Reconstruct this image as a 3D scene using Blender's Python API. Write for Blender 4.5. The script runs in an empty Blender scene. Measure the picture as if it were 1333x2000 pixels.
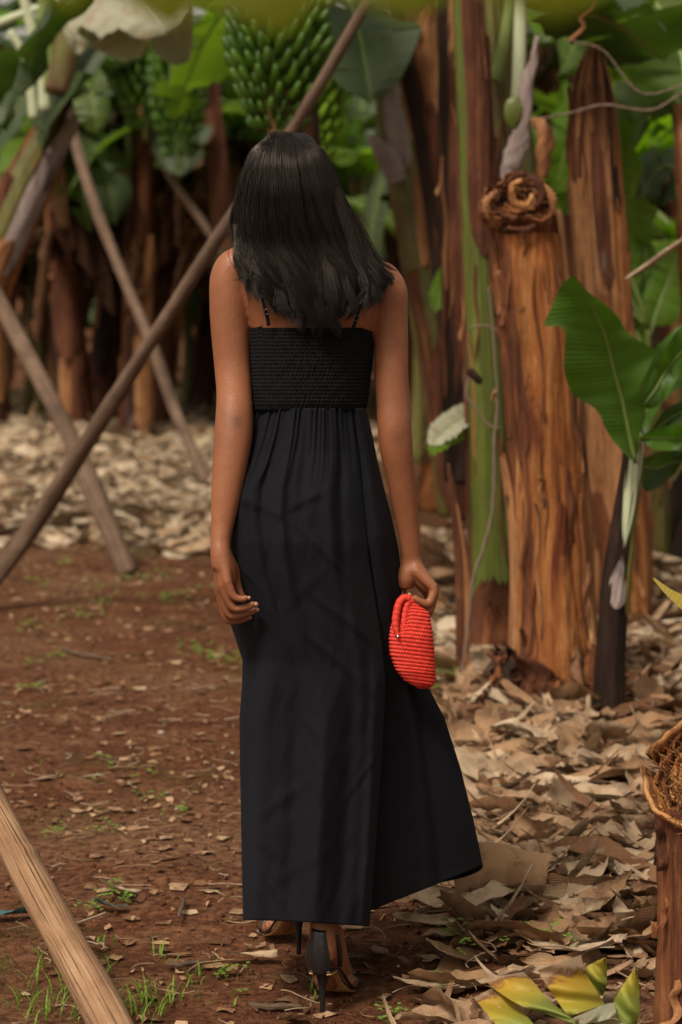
import bpy, math, random
import numpy as np
from mathutils import Vector, Matrix

scene = bpy.context.scene
COL = scene.collection
random.seed(7)
RNG = np.random.default_rng(11)

# ------------------------------------------------------------------ camera
CAM_H, FPX, HOR, CX = 1.52, 4608.0, 500.0, 666.5      # eye height, focal length and horizon in photograph pixels
cam = bpy.data.cameras.new('camera')
cam_ob = bpy.data.objects.new('camera', cam)
COL.objects.link(cam_ob)
cam_ob.location = (0, 0, CAM_H)
cam_ob.rotation_euler = (math.radians(90), 0, 0)
cam.sensor_width = 36.0
cam.lens = FPX / 2000.0 * 36.0
cam.shift_y = -(1000.0 - HOR) / 2000.0
cam.clip_start = 0.1
cam.clip_end = 1500
cam.dof.use_dof = True
cam.dof.focus_distance = 4.78
cam.dof.aperture_fstop = 4.0
scene.camera = cam_ob

# ------------------------------------------------------------------ world, sun, exposure
SUN_DIR = Vector((-0.42, -0.62, 0.98)).normalized()
world = bpy.data.worlds.new('World')
scene.world = world
world.use_nodes = True
wn = world.node_tree
for n in list(wn.nodes):
    wn.nodes.remove(n)
sky = wn.nodes.new('ShaderNodeTexSky')
sky.sky_type = 'NISHITA'
sky.sun_disc = False
sky.sun_elevation = math.asin(SUN_DIR.z)
sky.sun_rotation = math.atan2(SUN_DIR.x, SUN_DIR.y)
sky.dust_density = 4.0
sky.ozone_density = 0.6
hs = wn.nodes.new('ShaderNodeHueSaturation')
hs.inputs['Saturation'].default_value = 0.25          # an even, nearly grey overcast
bg = wn.nodes.new('ShaderNodeBackground')
bg.inputs['Strength'].default_value = 0.062
wo = wn.nodes.new('ShaderNodeOutputWorld')
wn.links.new(sky.outputs[0], hs.inputs['Color'])
tn = wn.nodes.new('ShaderNodeMix'); tn.data_type = 'RGBA'; tn.blend_type = 'MULTIPLY'
tn.inputs[0].default_value = 1.0; tn.inputs[7].default_value = (1.12, 1.0, .82, 1)
wn.links.new(hs.outputs[0], tn.inputs[6]); wn.links.new(tn.outputs[2], bg.inputs[0])
wn.links.new(bg.outputs[0], wo.inputs[0])
sun = bpy.data.lights.new('sun', 'SUN')
sun.energy = 1.5
sun.angle = math.radians(14)
sun.color = (1.0, 0.90, 0.76)
sun_ob = bpy.data.objects.new('sun', sun)
COL.objects.link(sun_ob)
sun_ob.rotation_euler = SUN_DIR.to_track_quat('Z', 'Y').to_euler()
sun_ob.location = (0, 0, 12)
scene.view_settings.view_transform = 'Standard'
scene.view_settings.look = 'None'
scene.view_settings.gamma = 1.0
scene.view_settings.use_curve_mapping = False
scene.view_settings.exposure = 1.06
scene.render.engine = 'CYCLES'
scene.cycles.use_denoising = True
scene.cycles.max_bounces = 6
scene.cycles.diffuse_bounces = 3
scene.cycles.transmission_bounces = 3
scene.cycles.transparent_max_bounces = 4

# ------------------------------------------------------------------ places
def P(px, py, d):
    """world point seen at photograph pixel (px, py) at distance d"""
    return np.array([(px - CX) / FPX * d, d, CAM_H - (py - HOR) / FPX * d])

def GD(py, z=0.0):
    """distance of a ground point seen at row py"""
    return (CAM_H - z) * FPX / (py - HOR)

def vnoise(x, y, s=1.0, seed=0.0):
    x = np.asarray(x, float) * s + seed * 1.7; y = np.asarray(y, float) * s + seed * 2.3
    return (np.sin(x * 1.0 + 1.3 * np.sin(y * .9 + seed)) + np.sin(y * 1.27 + 1.1 * np.sin(x * 1.1 + 2 + seed)) +
            .6 * np.sin(x * 2.1 + y * 1.7 + seed * 3) + .5 * np.sin(x * -1.9 + y * 2.6 + 1.1)) / 3.1

def litter_density(x, y):
    """how thickly dry leaves cover the ground: the planted strips beside the bare path"""
    x = np.asarray(x, float); y = np.asarray(y, float)
    right = 1 / (1 + np.exp(-(x - (0.16 + 0.055 * (y - 5)) - .06 * np.exp(-((y - 4.9) / .55) ** 2) - .05 * vnoise(x, y, 3, 5)) / .05))
    left = 1 / (1 + np.exp((x + .42 - .06 * (y - 11)) / .15)) / (1 + np.exp(-(y - 11.7 + .5 * x + .9 * vnoise(x, y, 2.2, 2) - .4 * vnoise(x, y, 6, 2)) / .45))
    far = 1 / (1 + np.exp(-(y - 17) / 1.2)) * .6
    near_l = .10 * np.exp(-((y - 6.4) / .35) ** 2) + .1
    return np.clip(right + left + far + near_l * .5, 0, 1)

def ground_z(x, y):
    x = np.asarray(x, float); y = np.asarray(y, float)
    z = .012 * vnoise(x, y, 3.1, 1) + .006 * vnoise(x, y, 9, 3) + .0025 * vnoise(x, y, 27, 4)
    right = 1 / (1 + np.exp(-(x - (0.30 + 0.055 * (y - 5))) / .12))
    far = np.clip((y - 14) / 10, 0, 1)
    return z * np.clip((y - 2) * .5, 0, 1) + right * .035 + far * .05 - .004

# ------------------------------------------------------------------ mesh helpers
def grid_f(nu, nv, cu=False, cv=False, off=0):
    """quads of a grid with nu x nv vertices (index i*nv + j)"""
    iu = np.arange(nu if cu else nu - 1); jv = np.arange(nv if cv else nv - 1)
    I, J = np.meshgrid(iu, jv, indexing='ij'); I = I.ravel(); J = J.ravel()
    I2 = (I + 1) % nu; J2 = (J + 1) % nv
    return np.stack([I * nv + J, I2 * nv + J, I2 * nv + J2, I * nv + J2], 1) + off

def new_mesh(name, V, F, uv=None, smooth=True, tint=None, extra=None):
    V = np.asarray(V, np.float32); F = np.asarray(F, np.int32)
    me = bpy.data.meshes.new(name)
    me.vertices.add(len(V)); me.vertices.foreach_set('co', V.ravel())
    k = F.shape[1]
    nl = F.size
    tris = []
    if extra is not None and len(extra):
        tris = [list(t) for t in extra]
    ex = np.array([v for t in tris for v in t], np.int32)
    starts = np.arange(len(F), dtype=np.int32) * k
    if tris:
        ln = np.array([len(t) for t in tris], np.int32)
        starts = np.concatenate([starts, nl + np.concatenate([[0], np.cumsum(ln)[:-1]]).astype(np.int32)])
    loops = np.concatenate([F.ravel(), ex]).astype(np.int32)
    me.loops.add(len(loops)); me.loops.foreach_set('vertex_index', loops)
    me.polygons.add(len(starts)); me.polygons.foreach_set('loop_start', starts.astype(np.int32))
    me.polygons.foreach_set('use_smooth', np.full(len(starts), smooth))
    me.update(calc_edges=True)
    if uv is not None:
        l = me.uv_layers.new(name='UVMap')
        l.data.foreach_set('uv', np.asarray(uv, np.float32)[loops].ravel())
    if tint is not None:
        a = me.attributes.new('tint', 'FLOAT', 'POINT')
        a.data.foreach_set('value', np.asarray(tint, np.float32))
    me.validate(); me.update()
    return me

def setp(o, label=None, cat=None, group=None, kind=None):
    if label: o['label'] = label
    if cat: o['category'] = cat
    if group: o['group'] = group
    if kind: o['kind'] = kind
    return o

def empty(name, loc, label=None, cat=None, group=None):
    o = bpy.data.objects.new(name, None)
    o.location = Vector([float(c) for c in loc]); COL.objects.link(o)
    o.empty_display_size = .1
    return setp(o, label, cat, group)

def base_of(p):
    b = Vector((0, 0, 0))
    while p is not None:
        b = b + p.location; p = p.parent
    return np.array(b)

def obj(name, V, F, mat, parent=None, uv=None, smooth=True, tint=None, extra=None, org=None):
    """mesh from WORLD vertices, stored relative to its parent (or to org when it has none)"""
    V = np.asarray(V, float)
    if parent is not None:
        b = base_of(parent)
    else:
        b = np.array(org if org is not None else V.mean(0), float)
    me = new_mesh(name, V - b, F, uv, smooth, tint, extra)
    o = bpy.data.objects.new(name, me); COL.objects.link(o)
    if mat: me.materials.append(mat)
    if parent is not None: o.parent = parent
    else: o.location = Vector(b)
    return o

def copy_tree(o, parent=None):
    c = o.copy(); COL.objects.link(c); c.parent = parent
    for ch in list(o.children):
        copy_tree(ch, c)
    return c

def join(parts):
    """parts: list of (V, F, uv) -> one"""
    Vs, Fs, Us, off = [], [], [], 0
    for p in parts:
        Vs.append(p[0]); Fs.append(np.asarray(p[1]) + off)
        Us.append(p[2] if len(p) > 2 and p[2] is not None else np.zeros((len(p[0]), 2)))
        off += len(p[0])
    return np.concatenate(Vs), np.concatenate(Fs), np.concatenate(Us)

def resample(pts, n):
    """Catmull-Rom through pts (any number of columns), n samples, even in chord length"""
    p = np.asarray(pts, float)
    if len(p) == 2:
        t = np.linspace(0, 1, n)[:, None]; return p[0] * (1 - t) + p[1] * t
    q = np.concatenate([[2 * p[0] - p[1]], p, [2 * p[-1] - p[-2]]])
    k = len(p) - 1
    ch = np.linalg.norm(np.diff(p[:, :3], axis=0), axis=1) + 1e-9
    cum = np.concatenate([[0], np.cumsum(ch)]); s = np.linspace(0, cum[-1], n)
    i = np.clip(np.searchsorted(cum, s, side='right') - 1, 0, k - 1)
    t = ((s - cum[i]) / ch[i])[:, None]
    a, b, c, d = q[i], q[i + 1], q[i + 2], q[i + 3]
    return .5 * (2 * b + (c - a) * t + (2 * a - 5 * b + 4 * c - d) * t ** 2 + (3 * b - a - 3 * c + d) * t ** 3)

def frames(c, ref=(0, 1, 0.0)):
    T = np.gradient(c, axis=0); T /= np.linalg.norm(T, axis=1)[:, None] + 1e-12
    r = np.array(ref, float)
    N = r - T * (T @ r)[:, None]
    bad = np.linalg.norm(N, axis=1) < .15
    if bad.any():
        r2 = np.array((1, 0, 0.0)); N[bad] = (r2 - T * (T @ r2)[:, None])[bad]
    N /= np.linalg.norm(N, axis=1)[:, None] + 1e-12
    B = np.cross(T, N)
    return T, N, B

def tube(pts, rad, nseg=12, n=None, ref=(0, 1, 0.0), flat=1.0, caps=True, disp=None, power=2.0):
    """tapered tube along pts; rad scalar or per control point; flat scales the radius along ref; disp(u 0..1, t 0..1) adds to the radius"""
    pts = np.asarray(pts, float)
    rad = np.full(len(pts), rad, float) if np.isscalar(rad) else np.asarray(rad, float)
    n = n or len(pts)
    fl = np.full(len(pts), flat, float) if np.isscalar(flat) else np.asarray(flat, float)
    q = resample(np.column_stack([pts, rad, fl]), n)
    c, r, f = q[:, :3], np.maximum(q[:, 3], 1e-4), q[:, 4]
    T, N, B = frames(c, ref)
    a = np.linspace(0, 2 * np.pi, nseg, endpoint=False)
    t = np.linspace(0, 1, n)
    R = r[:, None] * np.ones(nseg)
    if disp is not None:
        U, TT = np.meshgrid(a / (2 * np.pi), t); R = R + disp(U, TT)
    ca, sa = np.cos(a), np.sin(a)
    if power != 2.0:
        k = (np.abs(ca) ** power + np.abs(sa) ** power) ** (-1 / power); ca, sa = ca * k, sa * k
    V = c[:, None] + B[:, None] * (R * ca)[..., None] + N[:, None] * (R * sa * f[:, None])[..., None]
    V = V.reshape(-1, 3)
    F = grid_f(n, nseg, cv=True)
    L = np.concatenate([[0], np.cumsum(np.linalg.norm(np.diff(c, axis=0), axis=1))])
    uv = np.stack(np.meshgrid(a / (2 * np.pi), L), -1).reshape(-1, 2)
    if caps:
        m = len(V)
        V = np.concatenate([V, [c[0] - T[0] * r[0] * .25], [c[-1] + T[-1] * r[-1] * .25]])
        uv = np.concatenate([uv, [[0, 0]], [[0, L[-1]]]])
        k = np.arange(nseg); k2 = (k + 1) % nseg
        F = np.concatenate([F, np.stack([k, k2, np.full(nseg, m), np.full(nseg, m)], 1),
                            np.stack([(n - 1) * nseg + k2, (n - 1) * nseg + k, np.full(nseg, m + 1), np.full(nseg, m + 1)], 1)])
    return V, F, uv

def clean_quads(F):
    """split degenerate quads (cap triangles) off"""
    F = np.asarray(F); bad = F[:, 2] == F[:, 3]
    return F[~bad], F[bad][:, :3]

def tobj(name, part, mat, parent=None, smooth=True, tint=None, org=None):
    V, F, uv = part
    q, t = clean_quads(F)
    return obj(name, V, q, mat, parent, uv, smooth, tint, t, org)

def blade(path, W, up=(0, 0, 1.0), fold=.25, droop=.1, tears=0, wav=.02, n=26, m=4, seed=0, base=.12, tip=.25, tipw=.5):
    """leaf blade along path: two halves folded about the midrib, drooping, rippled, and torn into strips"""
    rg = np.random.default_rng(seed + 1000)
    path = np.asarray(path, float); up = np.array(up, float)
    out = []
    for side in (-1, 1):
        cuts = np.sort(np.concatenate([[0], rg.uniform(.08, .97, tears), [1]])) if tears else np.array([0, 1.0])
        for a, b in zip(cuts[:-1], cuts[1:]):
            if b - a < .01: continue
            k = max(3, int(round(n * (b - a))) + 1)
            t = np.linspace(a, b, k)
            full = resample(path, 60)
            c = np.stack([np.interp(t, np.linspace(0, 1, 60), full[:, i]) for i in range(3)], 1)
            T = np.gradient(full, axis=0); T /= np.linalg.norm(T, axis=1)[:, None]
            T = np.stack([np.interp(t, np.linspace(0, 1, 60), T[:, i]) for i in range(3)], 1)
            S = np.cross(T, up); S /= np.linalg.norm(S, axis=1)[:, None] + 1e-9
            Nn = np.cross(S, T)
            w = W * np.minimum(1, (t / base) ** .6 + .02) * np.minimum(1, (np.maximum(1 - t, 0) / tip) ** tipw)
            ex = rg.uniform(-.15, .35) if tears else 0
            fo = fold + (rg.uniform(-.25, .35) if tears else 0)
            v = np.linspace(0, 1, m + 1)
            gap = 1 - (.10 if tears else 0) * v[None, :]
            tc = (a + b) / 2
            cc = c[:, None] * gap[..., None] + (c.mean(0))[None, None] * (1 - gap[..., None]) if tears else np.repeat(c[:, None], m + 1, 1)
            x = v[None] * w[:, None]
            ang = fo - (droop + ex) * v[None] ** 1.5 * 2
            lat = x * np.cos(ang); nor = x * np.sin(fo) - (droop + ex) * x * v[None]
            ph = rg.uniform(0, 6)
            nor = nor + wav * W / .25 * v[None] * np.sin(t[:, None] * 23 + ph + side) + wav * .6 * v[None] ** 2 * np.sin(t[:, None] * 61 + ph * 2)
            V = cc + S[:, None] * (side * lat)[..., None] + Nn[:, None] * nor[..., None]
            L = np.linalg.norm(np.diff(full, axis=0), axis=1).sum()
            U = np.stack([np.repeat((t * L)[:, None], m + 1, 1), np.repeat((side * v * W)[None], k, 0)], -1)
            F = grid_f(k, m + 1)
            if side < 0: F = F[:, ::-1]
            out.append((V.reshape(-1, 3), F, U.reshape(-1, 2)))
    return join(out)

def shell(path, rad, a0, a1, t0, t1, lift=.01, n=16, m=8, ref=(0, 1, 0.0), seed=0, point=.0, flare=0.0, flat=1.0):
    """a leaf sheath: a strip of the trunk's skin from angle a0 to a1 and height t0 to t1, standing lift proud, its top torn to a point and flaring"""
    rg = np.random.default_rng(seed + 77)
    path = np.asarray(path, float); rad = np.asarray(rad, float)
    q = resample(np.column_stack([path, rad]), 60)
    T, N, B = frames(q[:, :3], ref)
    tt = np.linspace(0, 1, 60)
    ts = np.linspace(t0, t1, n)
    s = np.linspace(0, 1, n)
    ip = lambda A: np.stack([np.interp(ts, tt, A[:, i]) for i in range(A.shape[1])], 1)
    c = ip(q[:, :3]); r = np.interp(ts, tt, q[:, 3]); N = ip(N); B = ip(B); Tt = ip(T)
    mid, half = (a0 + a1) / 2, (a1 - a0) / 2
    wv = half * (1 - point * np.clip((s - .45) / .55, 0, 1) ** 1.6) * (1 - .75 * np.clip((.16 - s) / .16, 0, 1) ** 2)
    v = np.linspace(-1, 1, m)
    A = mid + wv[:, None] * v[None] + .05 * np.sin(s[:, None] * 9 + rg.uniform(0, 6))
    R = r[:, None] + lift * (1 - .75 * np.abs(v[None]) ** 3) + flare * (np.clip((s[:, None] - .6) / .4, 0, 1) ** 2) + .003 * np.sin(v[None] * 9 + s[:, None] * 7 + rg.uniform(0, 6))
    # jagged top
    jag = np.zeros((n, m)); jag[-1] = rg.uniform(-.5, .5, m) * .04; jag[-2] = jag[-1] * .5
    V = c[:, None] + B[:, None] * (R * np.cos(A))[..., None] + N[:, None] * (R * np.sin(A) * flat)[..., None] + Tt[:, None] * jag[..., None]
    L = np.linalg.norm(np.diff(c, axis=0), axis=1).sum()
    U = np.stack([A / (2 * np.pi), np.repeat((t0 + s * L)[:, None], m, 1)], -1)
    return V.reshape(-1, 3), grid_f(n, m), U.reshape(-1, 2)

def peels(root, path, rad, k, seed, mats, arc=(-3.0, -.1), flat=.95, wid=(.06, .22), ln=(.06, .3), lift=(.008, .022), rev=.6):
    """narrow strips of dried skin standing off a trunk, curling away at one end"""
    rg = np.random.default_rng(seed + 501)
    for i in range(k):
        a = rg.uniform(*arc); w = rg.uniform(*wid); t0 = rg.uniform(.02, .92); t1 = min(.99, t0 + rg.uniform(*ln))
        if rg.uniform() < rev: t0, t1 = t1, t0
        V, F, uv = shell(path, rad, a, a + w, t0, t1, rg.uniform(*lift), 14, 4, seed=seed * 7 + i, point=rg.uniform(.2, .95), flare=rg.uniform(.0, .035) ** 1.0, flat=flat)
        obj('bark_strip', V, F, M[mats[int(rg.integers(0, len(mats)))]], root, uv)
# ------------------------------------------------------------------ materials
class NT:
    def __init__(s, name):
        s.m = bpy.data.materials.new(name); s.m.use_nodes = True
        s.t = s.m.node_tree
        for n in list(s.t.nodes): s.t.nodes.remove(n)
        s.out = s.t.nodes.new('ShaderNodeOutputMaterial')
    def N(s, typ, **kw):
        n = s.t.nodes.new('ShaderNode' + typ)
        for k, v in kw.items():
            if k.startswith('_'): setattr(n, k[1:], v)
            else: s.put(n, k.replace('__', ' '), v)
        return n
    def put(s, n, k, v):
        i = n.inputs[int(k[1:])] if (k[0] == 'i' and k[1:].isdigit()) else n.inputs[k]
        if hasattr(v, 'is_output') or isinstance(v, bpy.types.NodeSocket): s.t.links.new(v, i)
        else:
            if isinstance(v, (tuple, list)) and len(v) == 3 and i.type == 'RGBA': v = (*v, 1)
            i.default_value = v
    def ramp(s, fac, stops, interp='LINEAR'):
        r = s.t.nodes.new('ShaderNodeValToRGB'); r.color_ramp.interpolation = interp
        e = r.color_ramp.elements
        while len(e) < len(stops): e.new(.5)
        for x, (p, c) in zip(e, stops):
            x.position = p; x.color = (*c, 1) if not np.isscalar(c) else (c, c, c, 1)
        s.t.links.new(fac, r.inputs[0]); return r.outputs[0]
    def mix(s, f, a, b, mode='MIX'):
        n = s.t.nodes.new('ShaderNodeMix'); n.data_type = 'RGBA'; n.blend_type = mode
        for k, v in ((0, f), (6, a), (7, b)):
            if isinstance(v, bpy.types.NodeSocket): s.t.links.new(v, n.inputs[k])
            else: n.inputs[k].default_value = (*v, 1) if (not np.isscalar(v)) else v
        return n.outputs[2]
    def math(s, op, a, b=0.0, c=None):
        n = s.t.nodes.new('ShaderNodeMath'); n.operation = op
        for k, v in ((0, a), (1, b)) + (((2, c),) if c is not None else ()):
            if isinstance(v, bpy.types.NodeSocket): s.t.links.new(v, n.inputs[k])
            else: n.inputs[k].default_value = v
        return n.outputs[0]
    def coord(s, which='Object', scale=(1, 1, 1), rnd=0.0):
        t = s.N('TexCoord').outputs[which]
        m = s.N('Mapping'); m.inputs['Scale'].default_value = scale; s.t.links.new(t, m.inputs[0])
        if rnd:
            oi = s.N('ObjectInfo').outputs['Random']
            cb = s.N('CombineXYZ', X=s.math('MULTIPLY', oi, rnd), Y=s.math('MULTIPLY', oi, rnd * .7), Z=s.math('MULTIPLY', oi, rnd * 1.3))
            s.t.links.new(cb.outputs[0], m.inputs['Location'])
        return m.outputs[0]
    def noise(s, vec, scale, detail=4, rough=.55, dist=0.0):
        return s.N('TexNoise', Vector=vec, Scale=scale, Detail=detail, Roughness=rough, Distortion=dist).outputs['Fac']
    def bump(s, h, strength=.5, dist=.01, normal=None):
        b = s.N('Bump', Height=h, Strength=strength, Distance=dist)
        if normal is not None: s.t.links.new(normal, b.inputs['Normal'])
        return b.outputs[0]
    def pbr(s, color, rough=.6, normal=None, spec=.5, **kw):
        b = s.t.nodes.new('ShaderNodeBsdfPrincipled')
        s.put(b, 'Base Color', color); s.put(b, 'Roughness', rough); s.put(b, 'Specular IOR Level', spec)
        for k, v in kw.items(): s.put(b, k.replace('_', ' '), v)
        if normal is not None: s.t.links.new(normal, b.inputs['Normal'])
        return b.outputs[0]
    def done(s, sh):
        s.t.links.new(sh, s.out.inputs[0]); return s.m

def m_plain(name, col, rough=.5, spec=.5, bumps=None, metallic=0.0, **kw):
    t = NT(name); nrm = None
    if bumps:
        nrm = t.bump(t.noise(t.coord('Object'), bumps[0], 4), bumps[1], bumps[2])
    return t.done(t.pbr(col, rough, nrm, spec, Metallic=metallic, **kw))

def m_soil():
    t = NT('soil'); c = t.coord('Object')
    big = t.noise(c, 1.1, 5, .6); mid = t.noise(c, 5.0, 6, .65); fine = t.noise(c, 40, 5, .7); gr = t.noise(c, 160, 3, .7)
    col = t.ramp(mid, [(.28, (.085, .034, .018)), (.5, (.175, .070, .035)), (.7, (.27, .130, .068))])
    col = t.mix(t.ramp(big, [(.45, 0.0), (.68, 1.0)]), col, (.25, .135, .075))
    moss = t.ramp(t.noise(c, 1.9, 6, .7, .4), [(.56, 0.0), (.66, 1.0)])
    col = t.mix(t.math('MULTIPLY', moss, .55), col, (.10, .088, .028))
    col = t.mix(t.ramp(fine, [(.35, .85), (.6, 0.0)]), col, (.05, .02, .012))
    sp = t.N('TexVoronoi', Vector=c, Scale=55.0)
    chip = t.ramp(sp.outputs['Distance'], [(.10, 1.0), (.16, 0.0)])
    rnd = t.N('SeparateColor', Color=sp.outputs['Color']).outputs[0]
    chip = t.math('MULTIPLY', chip, t.ramp(rnd, [(.88, 0.0), (.90, 1.0)], 'CONSTANT'))
    col = t.mix(chip, col, (.36, .25, .16))
    h = t.math('ADD', t.math('MULTIPLY', mid, .6), t.math('ADD', t.math('MULTIPLY', fine, .45), t.math('ADD', t.math('MULTIPLY', gr, .15), t.math('MULTIPLY', chip, .2))))
    return t.done(t.pbr(col, .92, t.bump(h, 1.0, .035), .06))

def m_dry(name, stops, transl=.12, attr=None, dark=(.10, .055, .03)):
    """dead leaf: colour drawn per object (or per piece attribute), veins across, blotches"""
    t = NT(name); uv = t.coord('UV')
    if attr: r = t.N('Attribute', _attribute_name=attr).outputs['Fac']
    else: r = t.N('ObjectInfo').outputs['Random']
    base = t.ramp(r, stops)
    c = t.coord('Object')
    n1 = t.noise(c, 14, 5, .65); n2 = t.noise(c, 60, 4, .6)
    base = t.mix(t.ramp(n1, [(.44, 0.0), (.70, .85)]), base, dark)
    base = t.mix(t.ramp(n2, [(.55, 0.0), (.8, .35)]), base, (.62, .5, .36))
    w = t.N('TexWave', Vector=uv, Scale=90.0, Distortion=6.0, Detail=3.0, _bands_direction='Y').outputs['Fac']
    base = t.mix(t.math('MULTIPLY', w, .20), base, dark)
    nrm = t.bump(t.math('ADD', t.math('MULTIPLY', w, .35), t.math('ADD', t.math('MULTIPLY', n2, 1.0), t.math('MULTIPLY', n1, 2.0))), .6, .006)
    d = t.pbr(base, .8, nrm, .10)
    tr = t.N('BsdfTranslucent', Color=base).outputs[0]
    return t.done(t.N('MixShader', Fac=transl, i1=d, i2=tr).outputs[0])

def m_leaf(name, top, under, glow, rough=.46, transl=.35, spec=.3, edge=(.22, .13, .05), rand=.25, brown=.0):
    """living banana leaf: fine parallel veins across, paler below, lets light through"""
    t = NT(name); uv = t.coord('UV'); c = t.coord('Object', rnd=9.0)
    geo = t.N('NewGeometry')
    w = t.N('TexWave', Vector=uv, Scale=26.0, Distortion=.8, Detail=2.0, _bands_direction='X').outputs['Fac']
    w2 = t.N('TexWave', Vector=uv, Scale=5.0, Distortion=1.5, Detail=2.0, _bands_direction='X').outputs['Fac']
    n = t.noise(c, 6, 4, .6); oi = t.N('ObjectInfo').outputs['Random']
    col = t.mix(geo.outputs['Backfacing'], top, under)
    var = t.math('ADD', t.math('MULTIPLY', n, .9), t.math('MULTIPLY', oi, rand * 2))
    col = t.mix(t.math('MULTIPLY', t.math('SUBTRACT', var, .25), .7), col, tuple(x * .45 for x in top))
    col = t.mix(t.math('MULTIPLY', w, .18), col, tuple(min(1, x * 1.7 + .01) for x in top))
    col = t.mix(t.math('MULTIPLY', w2, .15), col, tuple(x * .6 for x in top))
    sp = t.noise(c, 22, 3, .7)
    col = t.mix(t.ramp(t.math('ADD', sp, brown), [(.66, 0.0), (.75, .8)]), col, edge)
    nrm = t.bump(t.math('ADD', t.math('MULTIPLY', w, .5), w2), .35, .006)
    d = t.pbr(col, rough, nrm, spec)
    tr = t.N('BsdfTranslucent', Color=t.mix(t.math('MULTIPLY', w2, .3), glow, tuple(x * .55 for x in glow))).outputs[0]
    return t.done(t.N('MixShader', Fac=transl, i1=d, i2=tr).outputs[0])

def m_trunk(name, stops, streak=1.0, patches=None, rough=.72, spec=.12, bumpd=.012, wet=None):
    """banana pseudostem skin: long vertical fibres in several colours, with torn and stained patches"""
    t = NT(name)
    c = t.coord('Object', rnd=31.0)
    def st(sx, sz): 
        m = t.N('Mapping', Vector=c); m.inputs['Scale'].default_value = (sx, sx, sz); return m.outputs[0]
    a = t.noise(st(11, .9), 1.0, 6, .66, 1.2)
    b = t.noise(st(55, 2.2), 1.0, 5, .65, .2)
    d = t.noise(st(190, 5), 1.0, 3, .6)
    e = t.noise(c, 7.5, 6, .7)
    mixf = t.math('ADD', t.math('MULTIPLY', a, .60), t.math('ADD', t.math('MULTIPLY', b, .22 * streak), t.math('MULTIPLY', e, .22)))
    col = t.ramp(mixf, stops)
    col = t.mix(t.ramp(b, [(.52, 0.0), (.68, .6 * streak)]), col, tuple(x * .3 for x in stops[0][1]))
    col = t.mix(t.ramp(d, [(.55, 0.0), (.75, .35)]), col, tuple(min(1, x * 1.25) for x in stops[-1][1]))
    if patches:
        for k, (pc, lo, hi, sc) in enumerate(patches):
            q = t.noise(st(sc, sc * .35), 1.0, 4, .6, .3 + k)
            col = t.mix(t.ramp(q, [(lo, 0.0), (hi, .92)]), col, pc)
    h = t.math('ADD', t.math('MULTIPLY', b, 1.0), t.math('ADD', t.math('MULTIPLY', d, .4), t.math('ADD', t.math('MULTIPLY', a, 1.2), t.math('MULTIPLY', e, .8))))
    return t.done(t.pbr(col, rough, t.bump(h, .9, bumpd), spec))

def m_wood(name, stops, sx=40, sz=2.0, crack=.0):
    t = NT(name); uv = t.coord('UV')
    m = t.N('Mapping', Vector=uv); m.inputs['Scale'].default_value = (sx * .35, sz, 1)
    oc = t.coord('Object')
    a = t.noise(m.outputs[0], 1.0, 6, .65, .6)
    b = t.noise(oc, 9, 5, .6)
    m2 = t.N('Mapping', Vector=uv); m2.inputs['Scale'].default_value = (sx * 1.4, sz * 1.2, 1)
    f = t.noise(m2.outputs[0], 1.0, 5, .7, .3)
    col = t.ramp(t.math('ADD', t.math('MULTIPLY', a, .6), t.math('MULTIPLY', b, .4)), stops)
    ck = t.ramp(f, [(.36, 1.0), (.43, 0.0)])
    col = t.mix(t.math('MULTIPLY', ck, .55 + crack), col, tuple(x * .25 for x in stops[0][1]))
    h = t.math('SUBTRACT', t.math('MULTIPLY', a, .7), t.math('MULTIPLY', ck, .9))
    return t.done(t.pbr(col, .78, t.bump(t.math('ADD', h, t.math('MULTIPLY', f, .4)), .8, .006), .3))

def m_skin():
    t = NT('skin'); c = t.coord('Object')
    n = t.noise(c, 6, 4, .6); f = t.noise(c, 240, 3, .6); g = t.noise(c, 45, 4, .6)
    col = t.ramp(n, [(.3, (.205, .074, .034)), (.7, (.29, .112, .053))])
    col = t.mix(t.ramp(g, [(.5, 0.0), (.8, .25)]), col, (.19, .07, .038))
    dk = t.N('Attribute', _attribute_name='tint').outputs['Fac']
    col = t.mix(t.math('MULTIPLY', dk, t.math('ADD', .35, t.math('MULTIPLY', t.noise(c, 120, 4, .7), .5))), col, (.085, .030, .018))
    sp = t.N('TexVoronoi', Vector=c, Scale=17.0).outputs['Distance']
    col = t.mix(t.ramp(sp, [(.03, .7), (.045, 0.0)]), col, (.06, .02, .012))
    return t.done(t.pbr(col, t.math('ADD', .38, t.math('MULTIPLY', f, .2)), t.bump(t.math('ADD', f, t.math('ADD', t.math('MULTIPLY', g, 1.0), t.math('MULTIPLY', dk, t.noise(t.coord('Object', (1, 1, 2.2)), 130, 3, .6)))), .35, .002), .36,
                  Subsurface_Weight=.08, Subsurface_Radius=(.02, .008, .004), Subsurface_Scale=.5))

def m_cloth(name, col, wv=700.0, rough=.8, fine=.35):
    t = NT(name); c = t.coord('Object'); uv = t.coord('UV')
    w = t.N('TexWave', Vector=uv, Scale=wv, _bands_direction='X').outputs['Fac']
    w2 = t.N('TexWave', Vector=uv, Scale=wv, _bands_direction='Y').outputs['Fac']
    n = t.noise(c, 9, 5, .65); n2 = t.noise(c, 42, 4, .6, 1.0)
    cc = t.mix(t.math('MULTIPLY', n, .8), col, tuple(x * 1.7 for x in col))
    h = t.math('ADD', t.math('MULTIPLY', t.math('ADD', w, w2), .06), t.math('ADD', t.math('MULTIPLY', n, 1.0), t.math('MULTIPLY', n2, .25)))
    return t.done(t.pbr(cc, rough, t.bump(h, fine, .012), .16, Sheen_Weight=.03, Sheen_Roughness=.5, Sheen_Tint=(.35, .42, .6, 1)))

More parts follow.
